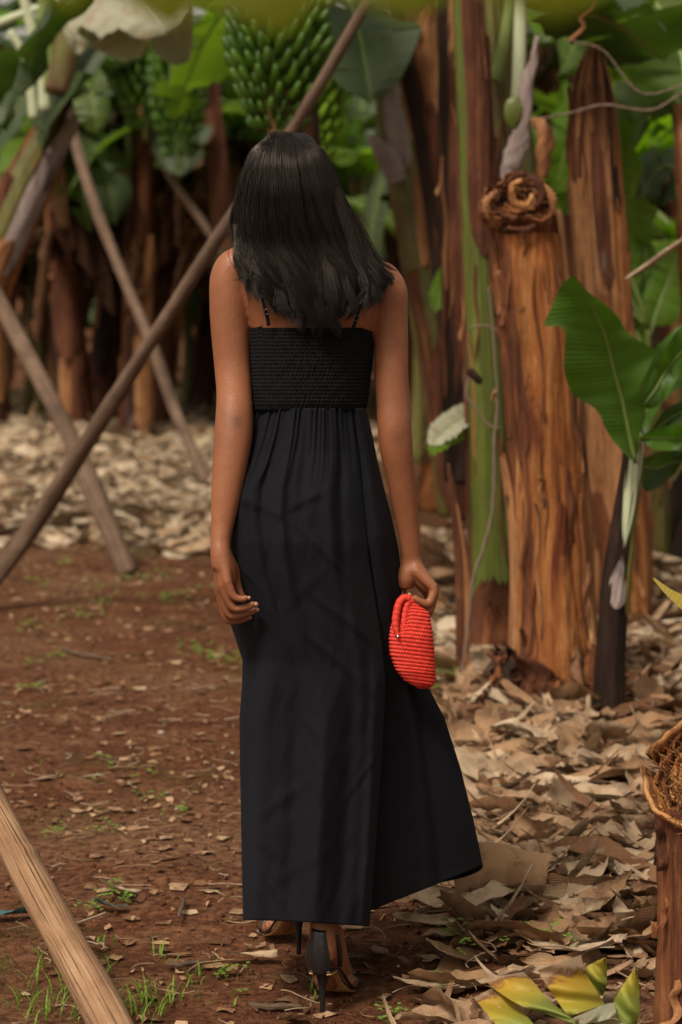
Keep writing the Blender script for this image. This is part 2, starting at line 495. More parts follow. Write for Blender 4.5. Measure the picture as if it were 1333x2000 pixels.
def m_hair():
    t = NT('hair'); uv = t.coord('UV')
    m = t.N('Mapping', Vector=uv); m.inputs['Scale'].default_value = (400, 2, 1)
    n = t.noise(m.outputs[0], 1.0, 3, .6)
    col = t.ramp(n, [(.3, (.0035, .0026, .0023)), (.75, (.013, .009, .0075))])
    return t.done(t.pbr(col, .34, None, .33, Specular_Tint=(1.0, .87, .78, 1)))

def m_raffia():
    t = NT('red_raffia'); c = t.coord('Object'); n = t.noise(c, 300, 4, .7); g = t.noise(c, 30, 3)
    col = t.ramp(n, [(.3, (.46, .018, .012)), (.7, (.80, .052, .030))])
    col = t.mix(t.math('MULTIPLY', g, .3), col, (.85, .09, .05))
    return t.done(t.pbr(col, .55, t.bump(n, .7, .002), .4))

def m_fruit(name, a, b):
    t = NT(name); c = t.coord('Object', rnd=20.0); n = t.noise(c, 30, 3); oi = t.N('ObjectInfo').outputs['Random']
    col = t.ramp(t.math('ADD', t.math('MULTIPLY', n, .5), t.math('MULTIPLY', oi, .5)), [(.2, a), (.8, b)])
    return t.done(t.pbr(col, .45, None, .4))

M = {}
M['soil'] = m_soil()
TAN = [(0, (.10, .045, .022)), (.16, (.21, .105, .055)), (.4, (.36, .215, .12)), (.62, (.47, .31, .19)), (.82, (.57, .42, .28)), (1, (.70, .57, .42))]
M['dry'] = m_dry('dry_leaf', TAN)
M['dry_pale'] = m_dry('pale_dry_leaf', [(0, (.44, .31, .20)), (1, (.62, .48, .34))])
M['dry_tan'] = m_dry('tan_dry_leaf', [(0, (.33, .19, .10)), (1, (.45, .28, .16))])
M['dry_brown'] = m_dry('brown_dry_leaf', [(0, (.13, .06, .03)), (1, (.27, .14, .075))])
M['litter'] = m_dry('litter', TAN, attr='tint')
M['dead_leaf'] = m_dry('dead_hanging_leaf', [(0, (.07, .033, .020)), (.5, (.17, .075, .038)), (1, (.34, .18, .10))], .18, dark=(.03, .016, .012))
M['sheath_brown'] = m_trunk('sheath_on_ground', [(.3, (.12, .05, .028)), (.6, (.30, .16, .10))], .5, [((.05, .03, .024), .6, .72, 6)])
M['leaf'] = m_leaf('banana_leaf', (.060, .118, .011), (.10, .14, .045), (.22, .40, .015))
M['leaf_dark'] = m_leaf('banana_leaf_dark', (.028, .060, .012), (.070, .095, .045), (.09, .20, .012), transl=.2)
M['leaf_bright'] = m_leaf('young_leaf_backlit_tint', (.08, .17, .008), (.11, .20, .02), (.28, .56, .012), transl=.45)  # fresh green, brightened in its colour to stand in for backlight
M['leaf_pale'] = m_leaf('leaf_underside', (.36, .36, .24), (.36, .36, .26), (.40, .42, .2), transl=.25, edge=(.30, .19, .13), brown=.13, rand=.1)
M['leaf_hero'] = m_leaf('sucker_leaf', (.040, .098, .007), (.05, .11, .015), (.13, .32, .01), transl=.25, brown=-.1, rough=.38)
M['leaf_yellow'] = m_leaf('yellowing_leaf', (.52, .36, .03), (.50, .42, .10), (.7, .5, .05), transl=.2, edge=(.20, .09, .03), brown=.05)
M['leaf_olive'] = m_leaf('old_leaf_olive', (.080, .090, .004), (.085, .095, .005), (.26, .27, .004), transl=.3, spec=.05)
M['petiole'] = m_plain('petiole', (.15, .20, .05), .45, .4, (20, .3, .01))
M['petiole_pale'] = m_plain('pale_petiole', (.42, .46, .30), .45, .4, (20, .3, .01))
M['trunk_orange'] = m_trunk('trunk_orange', [(.34, (.055, .016, .007)), (.44, (.19, .058, .018)), (.54, (.28, .105, .033)), (.66, (.48, .235, .090))], 1.0,
                            [((.10, .028, .014), .56, .66, 4.5), ((.55, .33, .16), .66, .76, 7), ((.030, .012, .008), .62, .70, 10)])
M['trunk_tan'] = m_trunk('trunk_tan', [(.34, (.075, .028, .013)), (.45, (.22, .092, .038)), (.56, (.37, .18, .082)), (.70, (.50, .29, .15))], 1.0,
                         [((.11, .038, .020), .56, .66, 5), ((.040, .018, .012), .63, .70, 9)])
M['trunk_dark'] = m_trunk('trunk_dark', [(.32, (.022, .010, .008)), (.48, (.075, .028, .016)), (.62, (.16, .060, .030)), (.78, (.26, .12, .065))], .9,
                          [((.20, .165, .15), .66, .75, 6), ((.30, .13, .06), .64, .75, 3)])
M['trunk_green'] = m_trunk('trunk_green', [(.32, (.045, .055, .008)), (.5, (.085, .105, .014)), (.72, (.15, .17, .030))], .35,
                           [((.06, .02, .012), .60, .70, 6)], .4, .5, .004)
M['trunk_olive'] = m_trunk('trunk_olive', [(.32, (.05, .045, .012)), (.5, (.12, .11, .025)), (.72, (.22, .19, .045))], .5,
                           [((.075, .028, .015), .56, .68, 5), ((.34, .30, .27), .69, .77, 8)], .5, .45, .005)
M['trunk_black'] = m_trunk('trunk_black', [(.32, (.008, .005, .004)), (.5, (.022, .012, .009)), (.75, (.07, .045, .032))], .8, [((.17, .14, .12), .70, .77, 8)])
M['trunk_rust'] = m_trunk('trunk_rust', [(.34, (.035, .012, .008)), (.46, (.11, .038, .018)), (.56, (.20, .075, .032)), (.68, (.33, .15, .065))], 1.0, [((.06, .022, .014), .58, .68, 5)])
M['sheath_grey'] = m_trunk('sheath_grey', [(.32, (.12, .075, .06)), (.5, (.26, .20, .19)), (.72, (.42, .36, .34))], .8, [((.06, .045, .05), .58, .7, 8)])
M['fibre'] = m_trunk('cut_fibre', [(.3, (.16, .06, .02)), (.5, (.45, .20, .07)), (.7, (.68, .40, .18))], 1.0, [((.05, .02, .01), .56, .66, 18)], .85, .2)
M['rot'] = m_trunk('rotten_core', [(.3, (.015, .007, .004)), (.5, (.06, .024, .012)), (.75, (.16, .07, .035))], 1.0, None, .9, .2)
M['pole'] = m_wood('pole_wood', [(.3, (.060, .036, .024)), (.5, (.135, .084, .056)), (.7, (.235, .160, .112))])
M['pole_near'] = m_wood('near_pole_wood', [(.3, (.14, .068, .032)), (.5, (.29, .165, .09)), (.7, (.42, .28, .175))], 36, 1.6, .25)
M['skin'] = m_skin()
M['nail'] = m_plain('nail', (.34, .17, .12), .3, .5)
M['cloth'] = m_cloth('black_cotton', (.0038, .0040, .0062))
M['shirr'] = m_cloth('black_shirring', (.0032, .0032, .0042), rough=.85)
M['hair'] = m_hair()
M['hair_core'] = m_plain('hair_core', (.006, .0045, .004), .6, .3)
M['leather'] = m_plain('black_leather', (.009, .008, .009), .32, .6, (90, .35, .002))
M['sole'] = m_plain('sole', (.38, .21, .08), .5, .4, (40, .2, .002))
M['metal'] = m_plain('metal', (.75, .72, .66), .22, .5, None, 1.0)
M['raffia'] = m_raffia()
M['fruit_dark'] = m_fruit('fruit_dark', (.022, .060, .004), (.062, .135, .008))
M['fruit_mid'] = m_fruit('fruit_mid', (.045, .11, .008), (.10, .21, .016))
M['fruit_bright'] = m_fruit('fruit_bright', (.13, .27, .015), (.24, .42, .03))
M['sprout'] = m_leaf('sprout', (.16, .28, .03), (.16, .28, .05), (.3, .55, .05), transl=.3, rand=.1)
M['twine'] = m_plain('vine', (.17, .12, .09), .8, .2, (60, .5, .004))
M['plastic'] = m_plain('blue_plastic', (.05, .11, .12), .5, .4, (40, .4, .01))
M['pebble'] = m_plain('pebble', (.40, .35, .30), .8, .3, (60, .6, .01))

# ------------------------------------------------------------------ the ground
def spread(lo, hi, n, dense_lo, dense_hi, frac=.85):
    k = int(n * frac); a = (n - k) // 2
    core = np.linspace(dense_lo, dense_hi, k)
    u = np.linspace(1, 0, a + 1)[:-1] ** 3; v = np.linspace(0, 1, n - k - a + 1)[1:] ** 3
    return np.concatenate([dense_lo + (lo - dense_lo) * u, core, dense_hi + (hi - dense_hi) * v])
gx = spread(-700, 700, 250, -2.6, 2.6)
gy = np.concatenate([-np.linspace(8, 0, 24)[:-1] ** 2.5 - 0, np.linspace(0.2, 3.6, 20)[:-1], 3.6 + (20 - 3.6) * np.linspace(0, 1, 330) ** 1.35, 20 + 900 * np.linspace(0, 1, 30)[1:] ** 2.5])
GX, GY = np.meshgrid(gx, gy, indexing='ij')
GZ = ground_z(GX, GY)
GZ = np.where(GY > 60, GZ.mean(), GZ)
Vg = np.stack([GX, GY, GZ], -1).reshape(-1, 3)
g = obj('ground', Vg, grid_f(len(gx), len(gy)), M['soil'], org=(0, 0, 0))
setp(g, kind='structure')
# ------------------------------------------------------------------ banana plants behind
def leaf_arch(x, y, z, az, L, el0, el1, n=12):
    """centreline leaving (x,y,z) towards azimuth az, rising at el0 and ending at el1"""
    els = np.linspace(el0, el1, n) - .12 * np.sin(np.linspace(0, np.pi, n))
    st = L / (n - 1)
    d = np.stack([np.cos(els) * math.cos(az), np.cos(els) * math.sin(az), np.sin(els)], 1) * st
    return np.array([x, y, z]) + np.concatenate([[[0, 0, 0]], np.cumsum(d[:-1], 0)])

def add_leaf(root, path, W, mat, seed, tears=5, up=(0, 0, 1.0), midmat='petiole', fold=.35, droop=.25, midr=.016, n=22, m=3, name='leaf', start=.12, **kw):
    midr = min(midr, W * .075); full = resample(path, 40); k = int(start * 39)
    V, F, uv = blade(full[k:], W, up, fold, droop, tears, seed=seed, n=n, m=m, **kw)
    o = obj(name, V, F, M[mat], root, uv)
    mp = full[::3]
    r = np.linspace(1.35, .25, len(mp)) * midr
    tobj('midrib', tube(mp, r, 6), M[midmat], o)
    return o

def back_plant(x, y, seed, H=2.5, r=.13, lean=(0, 0), trunk='trunk_dark', nleaf=8, ndead=12, L=2.0, leafmat='leaf', label=None, group=None, name='banana_plant'):
    rg = np.random.default_rng(seed)
    root = empty(name, (x, y, float(ground_z(x, y))), label, 'banana plant', group)
    lx, ly = lean
    pts = [(x, y, -.05), (x + lx * .3, y + ly * .3, H * .35), (x + lx * .7, y + ly * .7, H * .72), (x + lx, y + ly, H)]
    rad = [r * 1.15, r, r * .85, r * .55]
    f1, f2 = rg.uniform(0, 6, 2)
    tobj('pseudostem', tube(pts, rad, 20, 26, disp=lambda U, T: .010 * np.sin(U * 2 * np.pi * 3 + f1 + T * 5) + .006 * np.sin(U * 2 * np.pi * 7 + T * 13 + f2)), M[trunk], root)
    for k in range(5):
        a = rg.uniform(0, 2 * np.pi) if k else -math.pi / 2
        t0 = rg.uniform(0, .35); t1 = t0 + rg.uniform(.3, .6)
        V, F, uv = shell(pts, rad, a, a + rg.uniform(1.4, 2.4), t0, min(t1, .97), .012 + .006 * k, 12, 7, seed=seed * 9 + k, point=.8, flare=rg.uniform(.0, .07))
        obj('leaf_sheath', V, F, M[['trunk_dark', 'trunk_tan', 'trunk_dark', 'trunk_black', 'dead_leaf'][(k + seed) % 5]], root, uv)
    tx, ty, tz = pts[-1]
    a0 = rg.uniform(0, 6)
    peels(root, pts, rad, 6, seed, ['trunk_dark', 'trunk_tan', 'dead_leaf', 'trunk_black'], flat=1.0, ln=(.1, .45), wid=(.2, .6), lift=(.01, .03))
    for k in range(nleaf):
        az = a0 + k * 2.4 + rg.uniform(-.3, .3)
        el = rg.uniform(.35, 1.35)
        p = leaf_arch(tx, ty, tz - .12, az, L * rg.uniform(.8, 1.15), el, el - rg.uniform(1.2, 2.2))
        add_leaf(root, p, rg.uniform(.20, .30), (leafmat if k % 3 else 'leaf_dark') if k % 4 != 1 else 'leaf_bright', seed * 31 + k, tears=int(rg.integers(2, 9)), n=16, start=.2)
    for k in range(ndead):
        az = rg.uniform(0, 2 * np.pi) if k > 2 else rg.uniform(-2.6, -.6)
        z0 = H * rg.uniform(.62, 1.0)
        p = leaf_arch(tx * .8 + x * .2, ty * .8 + y * .2, z0, az, rg.uniform(.9, 1.7), rg.uniform(-.3, .5), -1.55, 10)
        V, F, uv = blade(p, rg.uniform(.08, .20), (math.cos(az), math.sin(az), .2), -.6, .5, 3, .05, n=14, m=3, seed=seed * 17 + k)
        obj('dead_leaf', V, F, M['dead_leaf'], root, uv)
    return root

BG = 'banana plants crowding the far end of the grove'
protos = []
specs = [dict(trunk='trunk_dark', leafmat='leaf', lean=(.15, .1)), dict(trunk='trunk_dark', leafmat='leaf_dark', lean=(-.25, .0)),
         dict(trunk='trunk_dark', leafmat='leaf', lean=(.3, -.1)), dict(trunk='trunk_olive', leafmat='leaf', lean=(-.1, .1))]
rows = []
rg = np.random.default_rng(5)
for d, sp, lo, hi in ((20.3, .80, -3.3, -.6), (21.8, .9, -3.6, .9), (23.6, 1.0, -3.9, 3.9), (26, 1.0, -4.3, 4.3), (29.5, 1.2, -4.9, 4.9), (34, 1.5, -5.7, 5.7), (40, 1.9, -6.6, 6.6)):
    x = lo + rg.uniform(0, .3)
    while x < hi:
        rows.append((x, d + rg.uniform(-.5, .5))); x += sp * rg.uniform(.75, 1.3)
for p in ((1.55, 16.2), (2.1, 15.4), (2.75, 16.6), (1.2, 18.3), (2.0, 18.6), (2.9, 19.2), (.75, 20.4), (1.6, 20.8), (2.6, 21.4), (2.45, 13.6), (3.4, 18)):
    rows.append(p)
words_h = ['slim', 'stout', 'leaning', 'short', 'tall']
for i, (x, y) in enumerate(rows):
    k = i % 4
    sc = rg.uniform(.88, 1.2)
    side = 'left' if x < -.5 else ('right' if x > .5 else 'middle')
    dep = 'front row of the grove' if y < 22.6 else ('second row' if y < 28 else 'rearmost rows')
    kind = ['dark brown', 'brown', 'leaning', 'olive green'][k]
    pxx = CX + x / y * FPX
    spot = ['at the outer left', 'behind the crossing poles', 'between the poles and the woman', 'behind the woman\'s head', 'past her right shoulder', 'behind the cut stump', 'behind the tall pointed stump', 'at the outer right'][int(np.searchsorted([70, 230, 440, 690, 880, 1060, 1230], pxx))]
    lab = f"{kind} banana plant, {dep}, {spot}"
    if i < 4:
        s = specs[k]
        root = back_plant(x, y, 40 + k, label=lab, group=BG, **s); protos.append(root)
    else:
        root = copy_tree(protos[k]); root.location = (x, y, float(ground_z(x, y)))
        root.rotation_euler = (rg.normal(0, .08), rg.normal(0, .18), rg.uniform(-.9, .9)); th_ = sc * rg.uniform(.7, 1.0); root.scale = (th_, th_, sc * rg.uniform(.95, 1.12))
        root['label'] = lab
# young plants with fresh leaves between the trunks
def sucker(x, y, seed, H=1.1, L=1.0, label=None, group=None):
    rg = np.random.default_rng(seed)
    root = empty('young_banana_plant', (x, y, float(ground_z(x, y))), label, 'banana plant', group)
    tobj('pseudostem', tube([(x, y, -.05), (x + .03, y, H * .5), (x, y, H)], [.06, .05, .035], 10, 12), M['trunk_olive'], root)
    for k in range(6):
        az = k * 2.4 + rg.uniform(-.4, .4); el = rg.uniform(.7, 1.45)
        p = leaf_arch(x, y, H - .1, az, L * rg.uniform(.7, 1.2), el, el - rg.uniform(.5, 1.7), 9)
        add_leaf(root, p, rg.uniform(.11, .18), ['leaf_bright', 'leaf', 'leaf_bright'][k % 3], seed * 3 + k, tears=int(rg.integers(0, 4)), n=14, start=.15)
    return root
YG = 'young banana plants between the far trunks'
sp = [sucker(-2.75, 21.4, 1, 1.5, .9), sucker(-1.45, 22.0, 2, 1.2, .9), sucker(.55, 17.2, 3, 1.6, 1.2)]
spots = [(-2.75, 21.4), (-1.45, 22.0), (.55, 17.2), (-2.0, 22.9), (-.95, 21.3), (-2.8, 21), (.15, 19.5), (.5, 22.5), (-.35, 22.8), (-1.9, 23.0), (1.0, 19.4), (1.5, 17.5), (2.3, 17.2), (2.1, 14.4), (1.75, 14.9), (2.7, 19.0), (.2, 25), (-.8, 25.5), (1.2, 25), (-3.2, 24.6), (.75, 15.2), (2.55, 12.6), (-2.6, 26), (2.0, 22)]
for i, (x, y) in enumerate(spots):
    root = sp[i] if i < 3 else copy_tree(sp[i % 3])
    if i >= 3:
        s_ = rg.uniform(.8, 1.35); root.location = (x, y, float(ground_z(x, y))); root.rotation_euler = (0, rg.normal(0, .1), rg.uniform(0, 6)); root.scale = (s_, s_, s_ * rg.uniform(.9, 1.4))
    root['group'] = YG
    root['label'] = f"{['upright', 'spreading', 'tall'][i % 3]} fresh green young banana plant {'left' if x < -.5 else 'right' if x > .9 else 'middle'} of the path, {'nearest' if y < 16 else 'near' if y < 19.2 else 'farther' if y < 22.6 else 'farthest'} among the trunks"
# the wood of leaves beyond the last rows
parts = []
for i in range(900):
    x = rg.uniform(-13, 13); y = rg.uniform(46, 58); z = rg.uniform(.5, 9.5)
    az = rg.uniform(0, 6.28); el = rg.uniform(.2, 1.2)
    parts.append(blade(leaf_arch(x, y, z, az, rg.uniform(1.6, 2.6), el, el - 1.9, 6), rg.uniform(.25, .38), tears=0, n=6, m=1, seed=i, droop=.3))
for i in range(120):
    x = rg.uniform(-13, 13); y = rg.uniform(45, 56)
    parts.append(tube([(x, y, -.1), (x + rg.uniform(-.3, .3), y, 4.2)], [.17, .1], 6, caps=False))
V, F, uv = join(parts)
setp(obj('distant_foliage', V, F, M['leaf_dark'], None, uv, org=(0, 50, 0)), 'dark mass of banana foliage closing off the far end of the grove', 'foliage', kind='stuff')

# ------------------------------------------------------------------ helper for things laid out along sight lines
def S(pts, d=None):
    return np.array([P(p[0], p[1], (p[2] if len(p) > 2 else d)) for p in pts])
def px(n, d): return n / FPX * d

# ------------------------------------------------------------------ banana bunches, each on its own plant
def fruit_mesh(L=.15, r=.0165, bend=.75):
    n = 9; t = np.linspace(0, 1, n)
    ang = bend * (t - .1)
    st = L / (n - 1)
    c = np.concatenate([[[0, 0, 0]], np.cumsum(np.stack([np.cos(ang[:-1]) * st, np.zeros(n - 1), np.sin(ang[:-1]) * st], 1), 0)])
    rr = r * np.array([.45, .6, .92, 1.05, 1.08, 1.05, .95, .7, .28])
    V, F, uv = tube(c, rr, 7, n)
    q, tr = clean_quads(F)
    return new_mesh('banana', V, q, uv, extra=tr)
def bunch(root, cx, cy, z_top, height, R, mat, seed, hands=9, per=14, front_only=False, shaft='petiole'):
    """hanging bunch: rings of fingers curving up round a stalk"""
    rg = np.random.default_rng(seed)
    st = tobj('banana_bunch', tube([(cx - .02, cy + .1, z_top + .45), (cx, cy + .02, z_top + .2), (cx, cy, z_top), (cx, cy, z_top - height * .5), (cx + .01, cy, z_top - height - .05)], [.03, .035, .032, .03, .018], 8, 14), M[shaft], root)
    me = fruit_mesh(.135 * R / .2, .0195 * R / .2); me.materials.append(M[mat])
    b = base_of(st)
    for h in range(hands):
        f = h / (hands - 1)
        z = z_top - .04 - f * (height - .08)
        Rr = R * (.75 + .35 * math.sin(math.pi * min(1, f * .9 + .12))) * (1 - .25 * f)
        for tier in (0, 1):
            for i in range(per):
                a = 2 * math.pi * (i + .5 * tier + .37 * h) / per + rg.uniform(-.05, .05)
                if front_only and math.sin(a) > .45: continue
                o = bpy.data.objects.new('banana', me); COL.objects.link(o); o.parent = st
                el = .62 + .22 * tier + rg.uniform(-.08, .08) - .1 * f
                off = Rr * (.60 - .12 * tier)
                o.location = Vector((cx + math.cos(a) * off, cy + math.sin(a) * off, z + .035 * tier)) - Vector(b)
                o.rotation_euler = (rg.uniform(-.15, .15), -el, a)
                s = Rr / R * rg.uniform(.92, 1.06); o.scale = (s, s, s)
    return st

def bunch_plant(cx_px, top_px, bot_px, d, wpx, mat, seed, label, stem_dx=.25, hands=9, per=14, trunk='trunk_dark', nleaf=6):
    c = P(cx_px, top_px, d); e = P(cx_px, bot_px, d)
    root = back_plant(c[0] + stem_dx, d + .7, seed, H=3.0, r=.105, lean=(-stem_dx * .6, .15), trunk=trunk, label=label, nleaf=nleaf, ndead=0, L=2.1)
    bunch(root, c[0], d, c[2], c[2] - e[2], px(wpx, d) * .5, mat, seed, hands, per, True)
    return root
bunch_plant(545, 20, 275, 9.6, 205, 'fruit_dark', 61, 'banana plant carrying the big dark green bunch right above the woman\'s head', .10, 9, 16, 'trunk_dark', 4)
bunch_plant(612, 70, 325, 12.4, 150, 'fruit_bright', 62, 'banana plant with a bright green bunch half hidden behind the big one', -.08, 10, 15, 'trunk_dark', 5)
bunch_plant(283, 95, 262, 18.6, 125, 'fruit_dark', 63, 'banana plant with a shaded bunch below the pale drooping leaf, nearer the edge', -.12, 9, 15, 'trunk_dark', 5)
bunch_plant(350, 105, 318, 18.0, 118, 'fruit_dark', 64, 'banana plant with the longer shaded bunch between the pale leaf and the big bunch', .45, 10, 15, 'trunk_dark', 5)
bunch_plant(252, 318, 425, 20.0, 52, 'fruit_bright', 65, 'distant banana plant with a small bright green bunch low among the brown trunks', -.3, 6, 9, 'trunk_dark', 7)
# ------------------------------------------------------------------ poles
def pole(pts, wpx, label, mat='pole', knots=5, seed=0, group='wooden props leaning between the plants'):
    """pts: (px, py, distance); wpx: width in photograph pixels at each end"""
    rg = np.random.default_rng(seed)
    W = S(pts); r = [.5 * px(w, p[2]) for w, p in zip(np.linspace(wpx[0], wpx[1], len(pts)), pts)]
    kn = [(rg.uniform(.05, .95), rg.uniform(0, 1), rg.uniform(.08, .22)) for _ in range(knots)]
    rm = float(np.mean(r))
    def disp(U, T):
        D = rm * (.04 * np.sin(T * 17 + seed) + .05 * np.sin(U * 2 * np.pi * 2 + T * 9) + .025 * np.sin(U * 2 * np.pi * 5 + T * 31))
        for t, u, a in kn:
            du = np.minimum(np.abs(U - u), 1 - np.abs(U - u))
            D = D + rm * a * np.exp(-((T - t) / .012) ** 2 - (du / .12) ** 2)
        return D
    V, F, uv = tube(W, r, 18, 110, disp=disp)
    o = tobj('wooden_pole', (V, F, uv), M[mat], None, org=W[np.argmin(W[:, 2])])
    return setp(o, label, 'pole', group)
pole([(-60, 480, 12.4), (60, 705, 12.0), (150, 880, 11.6), (205, 1010, 11.45), (252, 1122, 11.3)], (32, 42), 'grey brown pole leaning down to the path, lower end planted beside the pale litter', seed=1, knots=7)
pole([(720, 0, 8.9), (590, 225, 9.0), (440, 445, 9.35), (300, 660, 9.7), (160, 880, 10.0), (60, 1035, 10.2), (-60, 1190, 10.15)], (20, 40), 'longest thin pole, running from the banana bunch down across the other poles', seed=2, knots=9)
pole([(120, 170, 17.5), (175, 370, 17.0), (245, 550, 16.5), (300, 680, 16.0), (350, 820, 15.8), (415, 962, 15.2)], (19, 25), 'crooked pole farther back, its foot ending beside the woman\'s forearm', seed=3, knots=6)
pole([(300, 290, 19.0), (350, 370, 18.8), (400, 440, 18.6), (470, 560, 18.4), (560, 770, 18.0)], (14, 18), 'dark thin pole slanting down behind the woman\'s shoulder', seed=4, knots=3)
pole([(-80, 1460, 5.0), (85, 1760, 4.7), (250, 2060, 4.4)], (64, 80), 'thick weathered pole in the near corner, split along its grain', 'pole_near', knots=2, seed=6)

# ------------------------------------------------------------------ near and middle banana plants
def trunk_thing(name, pts, wpx, d, mat, label, cat='banana plant', sheaths=(), nseg=72, n=110, amp=.012, seed=0, base=None, flat=.95, group=None, npeel=12, pm=('trunk_tan', 'trunk_dark', 'trunk_rust')):
    """pts: (px, py[, d]) down to the ground; wpx: widths in photograph pixels"""
    W = S(pts, d); r = np.array([.5 * px(w, (p[2] if len(p) > 2 else d)) for w, p in zip(wpx, pts)])
    lo = W[np.argmin(W[:, 2])]
    root = empty(name, (lo[0], lo[1], 0), label, cat, group)
    rg = np.random.default_rng(seed + 5); f = rg.uniform(0, 6, 8)
    def disp(U, T):
        a = U * 2 * np.pi
        return amp * (.5 * np.sin(a * 2 + f[0] + T * 2) + .4 * np.sin(a * 5 + f[1] + T * 4) + .3 * np.abs(np.sin(a * 9 + f[2] + 1.5 * np.sin(T * 5))) + .15 * np.sin(a * 23 + f[3]) + .22 * np.sin(a * 14 + f[5] + 1.5 * np.sin(T * 7 + f[6])) + .10 * np.sin(a * 31 + T * 9 + f[7]) + .12 * np.sin(T * 37 + a * 3 + f[4]))
    tobj('pseudostem', tube(W, r, nseg, n, disp=disp, flat=flat), M[mat], root)
    for k, s in enumerate(sheaths):
        a0, a1, t0, t1, lift, m_, pt, fl = s
        V, F, uv = shell(W, r, a0, a1, t0, t1, lift, 34, 12, seed=seed * 13 + k, point=pt, flare=fl, flat=flat)
        obj('leaf_sheath', V, F, M[m_], root, uv)
    if npeel: peels(root, W, r, npeel, seed, pm, flat=flat)
    return root, W, r
HP = math.pi / 2      # angles: -HP faces the camera, 0 one side, pi the other

# A: the big cut stump
A_pts = [(1090, 1400), (1088, 1330), (1082, 1200), (1075, 1000), (1062, 800), (1045, 620), (1030, 480), (1022, 400)]
A_w = [190, 176, 152, 146, 138, 132, 126, 122]
root, W, r = trunk_thing('banana_stump', A_pts, A_w, 7.85, 'trunk_orange', 'stout orange brown banana stump with a ragged curled cut top, beside the young plant', 'stump', sheaths=[
    (-2.75, -1.75, .03, .93, .008, 'trunk_orange', .15, .01), (-1.0, .25, .05, .86, .010, 'trunk_rust', .3, .012), (-3.5, -2.65, .08, .985, .012, 'trunk_tan', .1, .01),
    (-.65, .3, .0, .52, .018, 'trunk_tan', .65, .02), (-2.1, -1.35, .02, .42, .020, 'trunk_orange', .7, .01), (-2.9, -1.9, .0, .17, .035, 'trunk_rust', .9, .05),
    (-1.6, -.3, .0, .15, .04, 'trunk_dark', .9, .07), (-1.05, -.45, .5, .98, .012, 'trunk_dark', .5, .0), (-3.1, -2.2, .0, .10, .07, 'trunk_dark', .8, .09), (-.9, .2, .0, .09, .06, 'trunk_rust', .9, .06)], seed=1, amp=.014, npeel=34)
# decayed sheaths and roots heaped round its foot
rgA = np.random.default_rng(88); bx_, by_ = P(1085, 1380, 7.85)[0], 7.85
for k in range(26):
    a = rgA.uniform(math.pi, 2 * math.pi) if k < 20 else rgA.uniform(0, math.pi); R0 = rgA.uniform(.13, .19)
    p0 = np.array([bx_ + math.cos(a) * R0, by_ + math.sin(a) * R0, rgA.uniform(.10, .26)]); o_ = np.array([math.cos(a), math.sin(a), 0])
    p = np.array([p0, p0 + o_ * .05 - (0, 0, .06), p0 + o_ * rgA.uniform(.08, .14) - (0, 0, p0[2] * .8), p0 + o_ * rgA.uniform(.12, .24) - (0, 0, p0[2] - .03)])
    V, F, uv = blade(p, rgA.uniform(.03, .07), tuple(o_ + (0, 0, .5)), -.4, .4, 1, .08, n=12, m=3, seed=700 + k, base=.02, tip=.5)
    obj('root_sheath', V, F, M[['trunk_dark', 'trunk_rust', 'dead_leaf', 'trunk_black'][k % 4]], root, uv)
rf = []
for k in range(240):
    a = rgA.uniform(math.pi * .9, 2.1 * math.pi); R0 = rgA.uniform(.12, .22); z0 = rgA.uniform(.0, .14)
    p0 = np.array([bx_ + math.cos(a) * R0, by_ + math.sin(a) * R0, z0]); dv = np.array([math.cos(a), math.sin(a), rgA.uniform(-.6, .3)]) * rgA.uniform(.03, .12)
    rf.append(tube([p0, p0 + dv * .5 + rgA.normal(size=3) * .012, p0 + dv + rgA.normal(size=3) * .01], [.003, .0025, .001], 5, caps=False))
V, F, uv = join(rf)
setp(obj('root_fibres', V, F, M['trunk_rust'], root, uv), kind='stuff')
# the cut top: rings of torn sheath, tilted toward the camera
cdir = np.array([0, -.80, .60]); cc = P(1012, 392, 7.77)
e1 = np.array([1.0, 0, 0]); e2 = np.cross(cdir, e1)
def ring(cx, cy, rx, ry, tk, zl, name, mat, a0=0.0, a1=2 * math.pi, seed=0, n=46, wob=.10):
    rg = np.random.default_rng(seed); f = rg.uniform(0, 6, 4)
    a = np.linspace(a0, a1, n); w = 1 + wob * np.sin(a * 3 + f[0]) + wob * .6 * np.sin(a * 7 + f[1]) + wob * .3 * np.sin(a * 17 + f[2])
    c = cc + e1 * 0 + np.outer(cx + np.cos(a) * rx * w, e1) + np.outer(cy + np.sin(a) * ry * w, e2)
    hgt = zl * (1 + .25 * np.sin(a * 5 + f[3]) + .15 * np.sin(a * 13 + f[1]))
    prof = [(0, -.06), (0, 0), (tk * .3, .012), (tk, .006), (tk, -.05)]
    out = np.stack([c + (c - cc - cx * e1 - cy * e2) / (max(rx, ry)) * o + np.outer(hgt + z, cdir) for o, z in prof], 1)
    uv = np.stack(np.meshgrid(np.linspace(0, .2, 5), a / 6.28), -1).reshape(-1, 2)
    obj(name, out.reshape(-1, 3), grid_f(n, 5), M[mat], root, uv)
u = px(1, 7.8)
Vd, Fd, ud = tube([cc - cdir * .10, cc - cdir * .035, cc - cdir * .03], [56 * u, 54 * u, 3 * u], 30, 8, ref=tuple(e2), disp=lambda U, T: .004 * np.sin(U * 40))
tobj('rotten_core', (Vd, Fd, ud), M['rot'], root)
